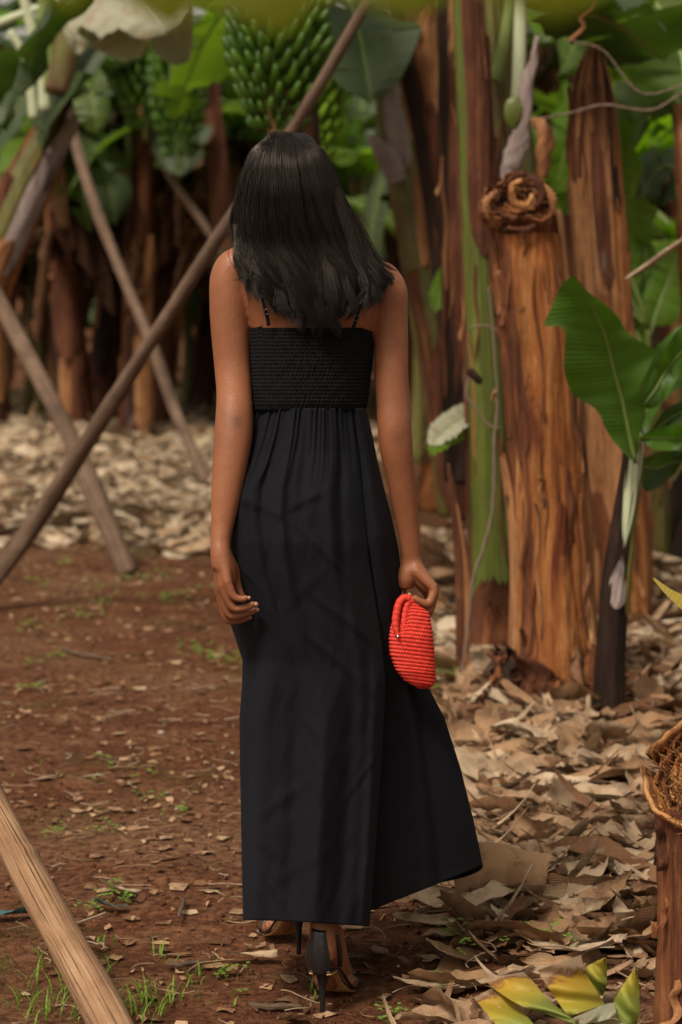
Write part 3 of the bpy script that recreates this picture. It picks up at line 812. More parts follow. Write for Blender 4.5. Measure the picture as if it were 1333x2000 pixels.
for k, (rx, ry, tk, zl, mt) in enumerate(((63, 54, 5, .010, 'trunk_rust'), (56, 47, 4, -.004, 'trunk_tan'), (49, 41, 3, .008, 'trunk_dark'), (42, 34, 3, -.010, 'trunk_rust'), (35, 29, 2.5, -.002, 'trunk_tan'), (28, 22, 2.5, -.014, 'trunk_black'), (20, 16, 2.5, -.006, 'trunk_rust'))):
    ring(0, -.0 * k, rx * u, ry * u, tk * u, zl, 'cut_sheath', mt, .9 * k, .9 * k + 2 * math.pi - .5 - .5 * (k % 2), seed=k, wob=.16)
# pale curled core scrap
cs = [(1020, 352), (1004, 360), (1000, 380), (1006, 396), (1024, 402), (1036, 392), (1040, 378)]
tobj('curled_scrap', tube(np.array([P(a, b, 7.65 + .01 * i) for i, (a, b) in enumerate(cs)]), [.006, .011, .013, .013, .012, .010, .005], 8, 30, flat=.45, disp=lambda U, T: .002 * np.sin(T * 40 + U * 12)), M['fibre'], root)
tobj('curled_scrap', tube(np.array([P(a, b, 7.70) for a, b in ((1030, 345), (1046, 352), (1058, 372), (1056, 392), (1044, 404))]), [.006, .014, .015, .012, .005], 8, 24, flat=.4), M['trunk_dark'], root)
for k, (a, b, c2, w) in enumerate((((955, 430), (950, 396), (972, 372), 16), ((985, 366), (1005, 345), (1030, 340), 14), ((1062, 360), (1078, 385), (1082, 420), 18), ((1060, 430), (1030, 448), (990, 445), 12))):
    tobj('torn_edge', tube(np.array([P(*a, 7.72), P(*b, 7.71), P(*c2, 7.72)]), [w * u * .2, w * u * .5, w * u * .2], 8, 16, flat=.5, disp=lambda U, T: .004 * np.sin(T * 50 + U * 9)), M[['trunk_tan', 'trunk_dark'][k % 2]], root)

# A2: grey purple dried sheath and green stem rising behind the stump
root, W, r = trunk_thing('banana_plant', [(1040, 1260), (1030, 900), (1010, 600), (985, 400), (972, 250), (962, 120), (952, -40)], [120, 120, 130, 128, 118, 108, 98], 9.1, 'trunk_olive',
    'tall olive green banana plant rising directly behind the cut stump', sheaths=[
    (-1.7, -.35, .50, .76, .02, 'trunk_dark', .4, .03), (-3.6, -2.3, .3, .97, .012, 'trunk_green', .2, .0), (-1.2, .3, .62, .99, .016, 'trunk_green', .2, .01), (-2.4, -1.6, .55, .72, .022, 'sheath_grey', .8, .02)], seed=2)
for pts, w, mt in (([(1000, 330), (1015, 280), (1022, 230), (1030, 165), (1042, 118), (1050, 70)], [34, 36, 30, 26, 14, 4], 'sheath_grey'),
                   ([(985, 350), (1000, 310), (1015, 270), (1020, 240)], [26, 40, 34, 6], 'sheath_grey'),
                   ([(1060, 345), (1062, 300), (1066, 262), (1050, 240), (1040, 232)], [22, 30, 34, 22, 6], 'trunk_tan')):
    tobj('torn_sheath', tube(S(pts, 8.75), [px(x, 8.75) * .5 for x in w], 12, 40, flat=.35, disp=lambda U, T: .006 * np.sin(T * 21 + U * 19)), M[mt], root)
tobj('torn_sheath', tube(S([(1005, 252), (1003, 232), (1004, 205), (1012, 188)], 8.62), [px(x, 8.6) * .5 for x in (12, 34, 36, 8)], 12, 20, flat=.5), M['trunk_green'], root)
for pts, w, mt in (([(965, 160), (985, 80), (1000, -20), (1010, -120)], 22, 'petiole'), ([(1010, 200), (1015, 100), (1018, 0), (1024, -100)], 26, 'petiole_pale'), ([(925, 200), (915, 80), (905, -60)], 30, 'petiole')):
    tobj('petiole', tube(S(pts, 8.95), [px(w, 9) * .5] * len(pts), 10, 24, flat=.7), M[mt], root)
add_leaf(root, S([(1000, -10, 8.95), (1090, 10, 9.1), (1190, 40, 9.4), (1300, 120, 9.8)]), .30, 'leaf_dark', 401, 2, start=.02)
add_leaf(root, S([(1015, -60, 9.0), (1080, -70, 9.4), (1150, 0, 9.9), (1200, 110, 10.3)]), .26, 'leaf', 402, 3, start=.1)

# B: green stem on the stump's left with peeling brown edges
root, W, r = trunk_thing('banana_plant', [(968, 1330), (965, 1240), (962, 1100), (957, 900), (948, 700), (940, 560), (932, 400), (925, 200), (918, 40), (915, -60)], [128, 104, 84, 80, 72, 66, 66, 64, 62, 60], 8.75, 'trunk_green',
    'green banana stem with peeling brown edges, tied with cord against the cut stump', sheaths=[
    (-3.6, -2.45, .02, .9, .010, 'trunk_dark', .2, .0), (-.35, .6, .0, .8, .012, 'trunk_dark', .2, .0), (-2.6, -1.0, .60, .99, .012, 'trunk_dark', .1, .0),
    (-3.3, -.1, .0, .15, .02, 'trunk_dark', .7, .03), (-2.3, -.9, .0, .12, .03, 'trunk_rust', .8, .04), (-3.3, -2.3, .0, .11, .03, 'trunk_rust', .8, .04), (-2.4, -.9, .0, .045, .06, 'trunk_rust', .8, .05)], seed=3, amp=.006, npeel=9, pm=('trunk_tan', 'trunk_dark'))
# small folded leaf at its left
add_leaf(root, S([(925, 800, 8.9), (905, 815, 8.8), (872, 838, 8.7), (842, 870, 8.6)]), .052, 'leaf_pale', 403, 0, up=(.3, -.5, 1), start=.0, fold=.5)
add_leaf(root, S([(922, 845, 8.85), (895, 850, 8.75), (865, 862, 8.65), (840, 888, 8.55)]), .035, 'leaf_bright', 404, 0, up=(.2, -.6, 1), start=.0)

# C: tall pointed stump behind
root, W, r = trunk_thing('banana_stump', [(1215, 1290), (1210, 1150), (1200, 950), (1190, 750), (1178, 560), (1168, 400), (1160, 270), (1158, 160), (1162, 88)], [122, 116, 108, 104, 100, 96, 88, 64, 12], 9.3, 'trunk_tan',
    'tall tan banana stump torn to a dark point, standing behind the young plant', 'stump', sheaths=[
    (-3.0, -1.75, .0, .92, .010, 'trunk_orange', .3, .0), (-1.2, .0, .02, .78, .020, 'trunk_tan', .2, .015), (-2.0, -1.3, .60, .99, .014, 'trunk_dark', .5, .0), (-.6, .5, .0, .72, .026, 'trunk_dark', .4, .02),
    (-2.7, -1.9, .72, .985, .012, 'trunk_black', .4, .0), (-1.5, -.5, .0, .28, .02, 'trunk_rust', .7, .03)], seed=4, npeel=22)
# trunk in the shade behind C, right
trunk_thing('banana_plant', [(1240, 1235), (1240, 1100), (1236, 900), (1228, 700)], [66, 62, 56, 50], 9.9, 'trunk_tan', 'slim tan sucker trunk showing between the young plant and the yellow leaf', sheaths=[
    (-2.6, -1.2, .0, .8, .01, 'trunk_orange', .5, .01)], seed=5, n=40)

# E, F: the middle group right of the woman
root, W, r = trunk_thing('banana_plant', [(905, 1000), (888, 900), (862, 760), (838, 620), (812, 480), (785, 330), (762, 180), (748, 60), (742, -60)], [92, 82, 74, 70, 64, 60, 56, 50, 46], 13.0, 'trunk_olive',
    'leaning olive banana plant with pale dried sheaths, just past the woman\'s shoulder', sheaths=[
    (-2.4, -.9, .63, .80, .03, 'sheath_grey', .9, .03), (-2.6, -1.2, .76, .90, .02, 'sheath_grey', .8, .03), (-2.2, -.7, .30, .62, .02, 'trunk_olive', .5, .02), (-1.9, -.5, .0, .45, .02, 'trunk_dark', .4, .01), (-2.9, -1.9, .0, .3, .02, 'sheath_grey', .6, .02)], seed=6)
tobj('torn_sheath', tube(S([(778, 355), (760, 315), (738, 285), (720, 262)], 12.8), [px(x, 12.8) * .5 for x in (38, 44, 30, 4)], 10, 24, flat=.4), M['sheath_grey'], root)
tobj('torn_sheath', tube(S([(775, 150), (760, 110), (752, 60), (758, 20)], 12.8), [px(x, 12.8) * .5 for x in (30, 44, 44, 20)], 10, 24, flat=.4), M['petiole_pale'], root)
tobj('torn_sheath', tube(S([(845, 520), (830, 440), (822, 380), (818, 320)], 12.6), [px(x, 12.6) * .5 for x in (46, 36, 22, 5)], 10, 24, flat=.5), M['trunk_tan'], root)
add_leaf(root, S([(752, 40, 12.9), (735, 30, 12.6), (720, 28, 12.4), (708, 25, 12.2)]), .05, 'leaf_bright', 405, 0)
add_leaf(root, S([(790, 170, 13.2), (800, 200, 13.1), (812, 250, 13), (825, 300, 12.9)]), .085, 'leaf_bright', 406, 1, up=(0, -1, .2))
for k, (p, w) in enumerate((([(748, -40), (700, -90), (620, -60), (560, 60)], .3), ([(748, -40), (800, -120), (880, -80), (930, 40)], .3))):
    add_leaf(root, S([(a, b, 13.2 + .3 * i) for i, (a, b) in enumerate(p)]), w, 'leaf', 410 + k, 4)
root, W, r = trunk_thing('banana_plant', [(945, 1010), (935, 900), (915, 740), (895, 600), (878, 450), (855, 300), (830, 170), (812, 60), (805, -60)], [110, 96, 86, 80, 78, 76, 78, 84, 70], 12.0, 'trunk_dark',
    'dark red brown banana plant beside the leaning olive one, its bark peeling near the top', sheaths=[
    (-2.8, -1.4, .70, .93, .03, 'trunk_tan', .5, .02), (-2.2, -.9, .1, .75, .02, 'trunk_dark', .4, .01), (-1.3, -.2, .3, .97, .025, 'trunk_black', .2, .0), (-2.9, -2.0, .2, .6, .02, 'trunk_dark', .6, .01)], seed=7)
add_leaf(root, S([(885, 520, 11.9), (870, 545, 11.7), (860, 570, 11.6), (850, 610, 11.5)]), .05, 'leaf_bright', 407, 0, up=(0, -1, .3))
root, W, r = trunk_thing('banana_plant', [(905, 940), (900, 800), (897, 600), (893, 400), (890, 200), (886, 40), (884, -60)], [70, 66, 60, 60, 58, 56, 54], 10.6, 'trunk_black',
    'narrow blackish banana trunk squeezed between the red brown plant and the green stem', sheaths=[(-2.3, -1.0, .2, .97, .014, 'trunk_dark', .3, .0), (-2.0, -1.2, .8, .99, .02, 'trunk_tan', .5, .02)], seed=8)
# base rubble of the group: dark root mound with old sheaths
root, W, r = trunk_thing('banana_stump', [(885, 985), (880, 940), (870, 890), (862, 850)], [150, 130, 90, 30], 14.2, 'trunk_dark', 'low rotten banana stump heaped at the foot of the leaning plants', 'stump',
    sheaths=[(-2.8, -1.6, 0, .8, .03, 'trunk_olive', .6, .05), (-1.5, -.4, 0, .7, .03, 'trunk_orange', .6, .05)], seed=9, n=30)
# broken narrow sheath standing left of the green stem
root = empty('dry_sheath', (*P(905, 1330, 8.3)[:2], 0), 'narrow brown torn sheath standing upright beside the green banana stem', 'dry sheath')
tobj('sheath_strip', tube(S([(903, 1345), (905, 1200), (900, 1080), (888, 980), (876, 905)], 8.35), [px(x, 8.35) * .5 for x in (26, 30, 26, 18, 5)], 8, 34, flat=.3), M['trunk_dark'], root)
tobj('sheath_strip', tube(S([(912, 1330), (914, 1180), (908, 1080), (893, 985)], 8.3), [px(x, 8.3) * .5 for x in (10, 12, 10, 3)], 8, 30, flat=.3), M['trunk_tan'], root)

# G: leaning plant on the left with pale petioles and the white underside leaf
root, W, r = trunk_thing('banana_plant', [(-190, 1010), (-120, 800), (-40, 580), (25, 420), (75, 320), (118, 230), (150, 150)], [120, 110, 100, 92, 84, 76, 60], 12.6, 'trunk_dark',
    'banana plant leaning in from the side with pale stalks and a big pale drooping leaf', sheaths=[
    (-2.9, -1.7, .55, .95, .03, 'sheath_grey', .6, .03), (-2.6, -1.3, .3, .62, .03, 'trunk_tan', .6, .02), (-1.9, -.6, .5, .9, .02, 'trunk_olive', .5, .02), (-3.4, -2.4, .2, .8, .02, 'trunk_orange', .5, .0), (-1.4, -.2, .3, .75, .03, 'trunk_dark', .5, .02)], seed=10)
for pts, w, mt in (([(88, 215), (84, 140), (66, 70), (40, -30)], 26, 'petiole_pale'), ([(66, 230), (60, 170), (48, 110), (20, 60)], 20, 'petiole_pale'), ([(-20, 52), (30, 32), (75, 15), (120, -10)], 18, 'petiole_pale'),
                   ([(112, 180), (130, 100), (150, 30), (190, -60)], 60, 'trunk_olive'), ([(100, 180), (95, 110), (88, 40), (92, -40)], 36, 'petiole'), ([(135, 230), (150, 200), (165, 182)], 16, 'sheath_grey')):
    tobj('petiole', tube(S(pts, 12.3), [px(w, 12.3) * .5 * f for f in np.linspace(1, .75, len(pts))], 10, 24, flat=.6), M[mt], root)
add_leaf(root, S([(190, -40, 11.7), (240, -30, 11.4), (290, 10, 11.2), (325, 60, 11.1)]), .34, 'leaf_pale', 420, 0, up=(.2, -.75, .3), start=0, midmat='petiole_pale', fold=-.2, base=.05, tip=.5, droop=.15)
add_leaf(root, S([(120, -60, 12.0), (140, 0, 11.9), (152, 60, 11.8), (150, 108, 11.8)]), .07, 'leaf_pale', 421, 0, up=(.2, -1, .2), start=0, midmat='petiole_pale')
add_leaf(root, S([(60, 120, 12.6), (20, 80, 12.9), (-20, 130, 13.2), (-50, 240, 13.4)]), .2, 'leaf_dark', 422, 3)
add_leaf(root, S([(150, 150, 12.5), (175, 170, 12.3), (185, 215, 12.2), (188, 265, 12.2)]), .10, 'leaf', 423, 2, up=(0, -1, .2))
# the big pale leaf is cut in three lobes
def lobe(root, pts, d, mat, seed, bend=.1):
    """a broad piece of leaf blade from its outline (photograph pixels): fan of points gently curved in depth"""
    V = []; n = len(pts); 
    a = np.array(pts[:n // 2], float); b = np.array(pts[n // 2:][::-1], float)
    a = resample(np.column_stack([a, np.zeros(len(a))]), 18)[:, :2]; b = resample(np.column_stack([b, np.zeros(len(b))]), 18)[:, :2]
    s = np.linspace(0, 1, 9)
    for i in range(18):
        for j in s:
            q = a[i] * (1 - j) + b[i] * j
            V.append(P(q[0], q[1], d + bend * math.sin(j * math.pi) + bend * .8 * (i / 17.0) ** 2 + .01 * math.sin(j * 20 + i * .4)))
    uv = np.stack(np.meshgrid(np.linspace(0, .3, 9), np.linspace(0, 1, 18)), -1).reshape(-1, 2)
    return obj('leaf', np.array(V), grid_f(18, 9), M[mat], root, uv)
lobe(root, [(118, -30), (122, 10), (150, 62), (178, 84), (185, 80), (235, 36), (258, 5), (262, -30)], 11.6, 'leaf_pale', 1)
lobe(root, [(240, -30), (232, 30), (205, 70), (172, 88), (240, 122), (285, 100), (290, 40), (288, -30)], 11.45, 'leaf_pale', 2)
lobe(root, [(288, -30), (290, 40), (300, 100), (345, 130), (372, 118), (378, 70), (376, 20), (372, -30)], 11.4, 'leaf_pale', 3)

# D: the young plant in front of the stump
root, W, r = trunk_thing('young_banana_plant', [(1188, 1440), (1190, 1360), (1196, 1250), (1205, 1130), (1218, 1020), (1232, 930), (1240, 860), (1243, 835)], [66, 60, 54, 50, 44, 40, 36, 22], 7.45, 'trunk_black',
    'young banana plant with a dark thin stem and broad fresh green leaves, before the stumps', sheaths=[
    (-2.6, -1.0, .99, .62, .006, 'petiole_pale', .95, .0), (-2.2, -1.0, .42, .58, .010, 'sheath_grey', .9, .006), (-1.4, .2, .05, .8, .005, 'trunk_black', .4, .0), (-3.2, -2.2, .4, .9, .005, 'trunk_olive', .4, .0)], seed=11, amp=.004, npeel=0)
d = 7.35
# broad front leaf: outline from the photograph, curved in depth
L1 = [(1240, 905), (1215, 880), (1190, 850), (1165, 800), (1120, 770), (1102, 720), (1103, 642), (1064, 636), (1078, 600), (1098, 555), (1122, 537)]
R1 = [(1244, 905), (1250, 850), (1262, 800), (1250, 760), (1262, 730), (1280, 688), (1262, 672), (1232, 655), (1200, 610), (1150, 570), (1122, 537)]
MID = [(1242, 905), (1232, 860), (1222, 810), (1212, 765), (1202, 735), (1192, 690), (1180, 650), (1165, 615), (1150, 585), (1136, 560), (1122, 537)]
def outline_leaf(root, L, R, MD, d0, d1, mat, fold=.06, n=30, m=8, midpx=9, midmat='petiole', ripple=.006, bow=.05):
    Lr, Rr, Mr = [resample(np.column_stack([np.array(q, float), np.zeros(len(q))]), n)[:, :2] for q in (L, R, MD)]
    out = []
    for side, E in ((-1, Lr), (1, Rr)):
        V = np.zeros((n, m + 1, 3)); uv = np.zeros((n, m + 1, 2))
        for i in range(n):
            t = i / (n - 1); dd = d0 + (d1 - d0) * t + bow * math.sin(math.pi * t)
            for j in range(m + 1):
                v = j / m; q = Mr[i] * (1 - v) + E[i] * v
                V[i, j] = P(q[0], q[1], dd - fold * v * math.sin(math.pi * min(1, t + .1)) * (1 if side < 0 else .6) + ripple * v * math.sin(i * .9 + side * 2) + .02 * v * v * math.sin(i * .35 + side))
                uv[i, j] = (t * .6, side * v * .2)
        F = grid_f(n, m + 1)
        out.append((V.reshape(-1, 3), F if side > 0 else F[:, ::-1], uv.reshape(-1, 2)))
    V, F, uv = join(out)
    o = obj('leaf', V, F, M[mat], root, uv)
    mp = np.array([P(Mr[i][0], Mr[i][1], d0 + (d1 - d0) * i / (n - 1) + bow * math.sin(math.pi * i / (n - 1)) - .004) for i in range(n)])
    tobj('midrib', tube(mp[::2], np.linspace(1, .25, len(mp[::2])) * px(midpx, d0) * .5, 8, 24), M[midmat], o)
    return o
outline_leaf(root, L1, R1, MID, d, d - .28, 'leaf_hero')
outline_leaf(root, [(1246, 880), (1243, 820), (1250, 770), (1268, 700), (1300, 660), (1350, 620)], [(1246, 880), (1262, 850), (1285, 800), (1310, 770), (1345, 745), (1380, 700)], [(1246, 880), (1252, 835), (1268, 785), (1290, 740), (1330, 690), (1370, 650)], d + .05, d + .25, 'leaf_hero', midpx=6)
outline_leaf(root, [(1248, 855), (1262, 845), (1290, 835), (1330, 830), (1380, 835)], [(1248, 855), (1262, 868), (1290, 880), (1330, 878), (1380, 870)], [(1248, 855), (1265, 855), (1290, 856), (1330, 856), (1380, 850)], d - .02, d - .25, 'leaf_hero', midpx=6)
outline_leaf(root, [(1250, 870), (1270, 855), (1310, 838), (1350, 815), (1390, 800)], [(1250, 872), (1275, 835), (1300, 800), (1340, 780), (1390, 760)], [(1250, 871), (1275, 845), (1305, 820), (1345, 798), (1390, 780)], d + .1, d + .3, 'leaf_dark', midpx=5)
outline_leaf(root, [(1245, 905), (1252, 935), (1262, 960), (1290, 950), (1320, 925)], [(1245, 900), (1270, 890), (1300, 880), (1330, 880), (1345, 900)], [(1245, 902), (1262, 912), (1285, 915), (1310, 905), (1335, 900)], d + .12, d + .3, 'leaf_dark', midpx=5)
outline_leaf(root, [(1252, 790), (1268, 745), (1290, 700), (1320, 650), (1360, 600)], [(1256, 800), (1290, 790), (1320, 745), (1350, 720), (1390, 690)], [(1254, 795), (1278, 765), (1305, 720), (1335, 685), (1375, 645)], d - .03, d - .12, 'leaf_hero', midpx=6, fold=.03)

# right-hand background plant whose broad leaves fill the upper right
root, W, r = trunk_thing('banana_plant', [(1420, 1190), (1410, 900), (1395, 600), (1370, 350), (1350, 200)], [130, 120, 110, 90, 60], 10.6, 'trunk_tan', 'banana plant at the edge whose broad arching leaves fill the upper corner',
    sheaths=[(-3.6, -1.9, .0, .8, .02, 'trunk_dark', .5, .01)], seed=12, n=50)
for k, (p, w, mt, up_) in enumerate((
    ([(1350, 240), (1330, 100), (1260, -10), (1160, 30), (1090, 160)], .34, 'leaf', (0, -.4, 1)), ([(1350, 260), (1300, 150), (1230, 120), (1130, 230), (1085, 380)], .27, 'leaf_bright', (0, -.6, 1)),
    ([(1360, 240), (1300, 200), (1240, 250), (1215, 400), (1225, 520)], .24, 'leaf', (-.6, -.5, .5)), ([(1380, 100), (1300, -20), (1220, 20), (1200, 200), (1210, 330)], .28, 'leaf_dark', (-.6, -.5, .6)),
    ([(1380, 260), (1330, 330), (1290, 330), (1240, 420), (1232, 480)], .22, 'leaf_dark', (-.5, -.5, .6)), ([(1390, 60), (1340, 30), (1290, 60), (1250, 130), (1240, 230)], .2, 'leaf_pale', (-.6, -.7, .5)))):
    add_leaf(root, S([(a, b, 10.4 + .12 * i + .25 * k) for i, (a, b) in enumerate(p)]), w, mt, 430 + k, 2 + k, up=up_)
# leaves between the stumps, their backlight put into a brighter green, on a small plant behind
root, W, r = trunk_thing('young_banana_plant', [(1290, 1120), (1285, 950), (1275, 760), (1268, 640)], [40, 36, 30, 20], 11.2, 'trunk_olive', 'young banana plant with bright green leaves behind the tall tan stump', seed=13, n=40)
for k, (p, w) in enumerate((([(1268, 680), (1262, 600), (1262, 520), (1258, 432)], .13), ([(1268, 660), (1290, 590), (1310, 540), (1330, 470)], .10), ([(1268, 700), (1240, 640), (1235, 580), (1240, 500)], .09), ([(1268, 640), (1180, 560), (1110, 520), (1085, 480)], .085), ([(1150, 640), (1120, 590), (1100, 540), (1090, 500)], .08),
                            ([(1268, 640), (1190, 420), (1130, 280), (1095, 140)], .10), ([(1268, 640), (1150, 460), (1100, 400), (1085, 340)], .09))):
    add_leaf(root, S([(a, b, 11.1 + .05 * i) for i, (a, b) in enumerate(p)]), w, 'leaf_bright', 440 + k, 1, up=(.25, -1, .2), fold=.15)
# dry tan blade and straw at right edge
o = add_leaf(None, S([(1400, 425, 7.6), (1330, 468, 7.7), (1275, 508, 7.8), (1222, 545, 7.9)]), .042, 'dry_pale', 450, 0, up=(.3, -.6, 1), midmat='twine', start=0, name='dry_leaf', fold=.4, droop=.6, base=.5, tip=.08, midr=.004, wav=0)
setp(o, 'pale straw coloured dry leaf blade poking in from the edge above the fresh leaves', 'dry leaf')
# ------------------------------------------------------------------ the nearest cut stump at the edge
cpts = [(1408, 2120), (1405, 1900), (1400, 1750), (1392, 1600), (1388, 1560)]
root, W, r = trunk_thing('banana_stump', cpts, [262, 246, 236, 226, 222], 4.42, 'trunk_rust', 'cut banana stump at the corner, its fibrous round cut face turned to the camera', 'stump', sheaths=[
    (-3.3, -2.2, .0, .93, .008, 'trunk_rust', .1, .0), (-2.3, -1.2, .1, .98, .010, 'trunk_rust', .2, .0), (-2.9, -1.9, .0, .45, .016, 'trunk_rust', .8, .006)], seed=21, amp=.006)
cdir = np.array([-.45, -.80, .55]); cdir /= np.linalg.norm(cdir)
cc = P(1378, 1512, 4.36)
e1 = np.cross((0, 0, 1.0), cdir); e1 /= np.linalg.norm(e1); e1 = -e1; e2 = np.cross(cdir, e1)
u = px(1, 4.4)
tobj('cut_face', tube([cc - cdir * .12, cc - cdir * .03, cc - cdir * .022], [112 * u, 112 * u, 3 * u], 48, 14, ref=tuple(e2), disp=lambda U, T: .006 * np.sin(U * 70) * T), M['fibre'], root)
for k, (rx, ry, tk, zl, mt) in enumerate(((114, 112, 10, .0, 'fibre'), (97, 95, 5, -.014, 'trunk_orange'), (80, 80, 5, -.012, 'trunk_dark'), (63, 64, 5, -.016, 'fibre'), (44, 46, 5, -.014, 'trunk_orange'), (27, 28, 4, -.014, 'trunk_dark'))):
    ring(0, 0, rx * u, ry * u, tk * u, zl, 'cut_sheath', mt, .5 * k, .5 * k + 2 * math.pi - .2, seed=30 + k, n=130, wob=.045)
rg = np.random.default_rng(3); fl = []
for i in range(420):
    a = rg.uniform(0, 6.28); q = rg.uniform(.15, 1.0) ** .6 * 112 * u
    p0 = cc + e1 * math.cos(a) * q + e2 * math.sin(a) * q - cdir * .02
    dv = rg.normal(size=3) * .012 + cdir * rg.uniform(.008, .035)
    fl.append(tube([p0, p0 + dv * .5 + rg.normal(size=3) * .003, p0 + dv], [.0016, .0013, .0006], 4, caps=False))
V, F, uv = join(fl)
setp(obj('loose_fibres', V, F, M['fibre'], root, uv), kind='stuff')

# ------------------------------------------------------------------ dry leaf litter
def scrap(L, Wd, curl, bend, seed, nx=11, ny=6, jag=.07, taper=.55, wob=1.0):
    rg = np.random.default_rng(seed)
    t = np.linspace(0, 1, nx); v = np.linspace(-1, 1, ny)
    w = Wd * .5 * (1 - taper * (2 * t - 1) ** 2) * (1 + wob * .12 * np.sin(t * 9 + rg.uniform(0, 6)))
    th = curl * (.6 + .5 * np.sin(t * 3 + rg.uniform(0, 6)))[:, None] * v[None]
    cu = np.abs(th) + 1e-6
    y = w[:, None] * v[None] * np.sin(cu) / cu
    z = w[:, None] * np.abs(v[None]) * (1 - np.cos(cu)) / cu
    x = (t[:, None] - .5) * L + np.zeros((1, ny))
    jj = rg.uniform(-1, 1, (2, ny)) * jag * L * .5
    x[0] += jj[0]; x[-1] += jj[1]; x[1] += jj[0] * .6; x[-2] += jj[1] * .6
    ed = rg.uniform(-1, 1, (nx, 2)) * Wd * .05 * wob
    y[:, 0] += ed[:, 0]; y[:, -1] += ed[:, 1]
    a = bend * (x / L)
    tw = rg.uniform(-.5, .5) * (t[:, None] - .5) * 2
    y, z = y * np.cos(tw) - z * np.sin(tw), y * np.sin(tw) + z * np.cos(tw)
    R = L / bend if abs(bend) > .05 else None
    if R: X = np.sin(a) * (R - z); Z = R - np.cos(a) * (R - z)
    else: X, Z = x, z
    Z = Z + wob * .05 * Wd * np.sin(x / L * 21 + v[None] * 4 + rg.uniform(0, 6))
    V = np.stack([X, y, Z], -1).reshape(-1, 3)
    uv = np.stack([x * 1.0, np.repeat(v[None] * Wd / 2, nx, 0)], -1).reshape(-1, 2)
    V[:, 2] -= np.percentile(V[:, 2], 12)
    return V, grid_f(nx, ny), uv
kinds = [  # L, W, curl, bend, words
    (.26, .095, 1.5, .7, 'broad curled'), (.22, .115, .6, .5, 'broad flat'), (.36, .075, 1.9, .8, 'long rolled'), (.18, .080, 1.1, -1.3, 'arched'), (.13, .085, .5, 1.1, 'cupped'),
    (.30, .045, .7, .9, 'long narrow'), (.18, .095, -.8, .4, 'humped'), (.26, .085, 2.5, .3, 'tightly rolled'), (.12, .060, .3, .2, 'small flat'), (.28, .080, -1.1, -.8, 'wavy'), (.42, .026, 1.2, 1.5, 'bent strip'), (.18, .11, 1.7, 1.3, 'crumpled')]
HI = [scrap(k[0], k[1], k[2], k[3], 100 + i) for i, k in enumerate(kinds)]
LO = [scrap(k[0], k[1], k[2], k[3], 100 + i, 5, 4) for i, k in enumerate(kinds)]
HM = []
for i, (V, F, uv) in enumerate(HI):
    me = new_mesh('dry_leaf', V, F, uv); me.materials.append(M['dry']); HM.append(me)
def rotm(yaw, pitch, roll):
    return np.array(Matrix.Rotation(yaw, 3, 'Z') @ Matrix.Rotation(pitch, 3, 'Y') @ Matrix.Rotation(roll, 3, 'X'))
rg = np.random.default_rng(21)
pieces = []
N = 21000
ys = np.sqrt(rg.uniform(4.25 ** 2, 25 ** 2, N)); xs = rg.uniform(-.165, .165, N) * ys
den = litter_density(xs, ys)
keep = rg.uniform(0, 1, N) < np.where(den > .5, den * np.where(ys < 9.5, 1.0, .62), den * .12 * np.clip(vnoise(xs, ys, 2.6, 17) + .25, .08, 1.4))
xs, ys, den = xs[keep], ys[keep], den[keep]
extra_n = 900   # the near strip on the right is thickest
ye = np.sqrt(rg.uniform(4.25 ** 2, 9.5 ** 2, extra_n * 3)); xe = rg.uniform(-.0, .165, extra_n * 3) * ye
m_ = rg.uniform(0, 1, len(xe)) < litter_density(xe, ye) ** 3
xs = np.concatenate([xs, xe[m_]]); ys = np.concatenate([ys, ye[m_]]); den = np.concatenate([den, litter_density(xe[m_], ye[m_])])
print('litter pieces', len(xs))
for i in range(len(xs)):
    x, y, dn = xs[i], ys[i], den[i]
    k = int(rg.integers(0, len(kinds)))
    big = dn > .5
    s = ((.38 + .95 * rg.uniform() ** 1.6) if big else .10 + .5 * rg.uniform() ** 4) * (1 if y < 9 else 1.15)
    if abs(x + 0.02) < .22 and 4.5 < y < 5.4 and x < .12: s *= .5
    if 540 < CX + x / y * FPX < 800 and HOR + CAM_H / y * FPX > 1890: s *= .3; dn = 0.0; big = False
    if 1250 < CX + x / y * FPX and y < 4.7: continue
    z = float(ground_z(x, y)) + (rg.uniform(0, .05) if big else .0) * min(1, dn)
    rot = rotm(rg.uniform(-math.pi, math.pi) if rg.uniform() < .5 else rg.normal(0, .5), rg.normal(0, .20 if big else .05), rg.normal(0, .40 if big else .08))
    rnd = float(np.clip(rg.beta(2.0, 2.2) + (.45 if (y > 10 and dn > .5 and x < 0) else (.20 if y > 8.5 and dn > .5 else (.07 if dn > .5 else -.08))), 0, 1))  # far-left litter tinted paler, standing in for sunlight on it
    if y < 4.98 and x > .24: z -= .05 * rg.uniform(.6, 1); s *= .7
    vis = (y - .3 > 4.4) and abs(x) < .143 * y
    hide = abs(P(0, 0, 1)[0]) * 0
    sx_ = CX + x / y * FPX; sy_ = HOR + (CAM_H) / y * FPX
    behind = (470 < sx_ < 830 and 1100 < sy_ < 1800)
    size = kinds[k][0] * s * kinds[k][1] ** .5 / y * (1 if vis and not behind else 0)
    pieces.append((size, k, x, y, z, s, rot, rnd, big))
pieces.sort(key=lambda p: -p[0])
NIND = 285
LIT = 'dry leaf scraps littering the ground'
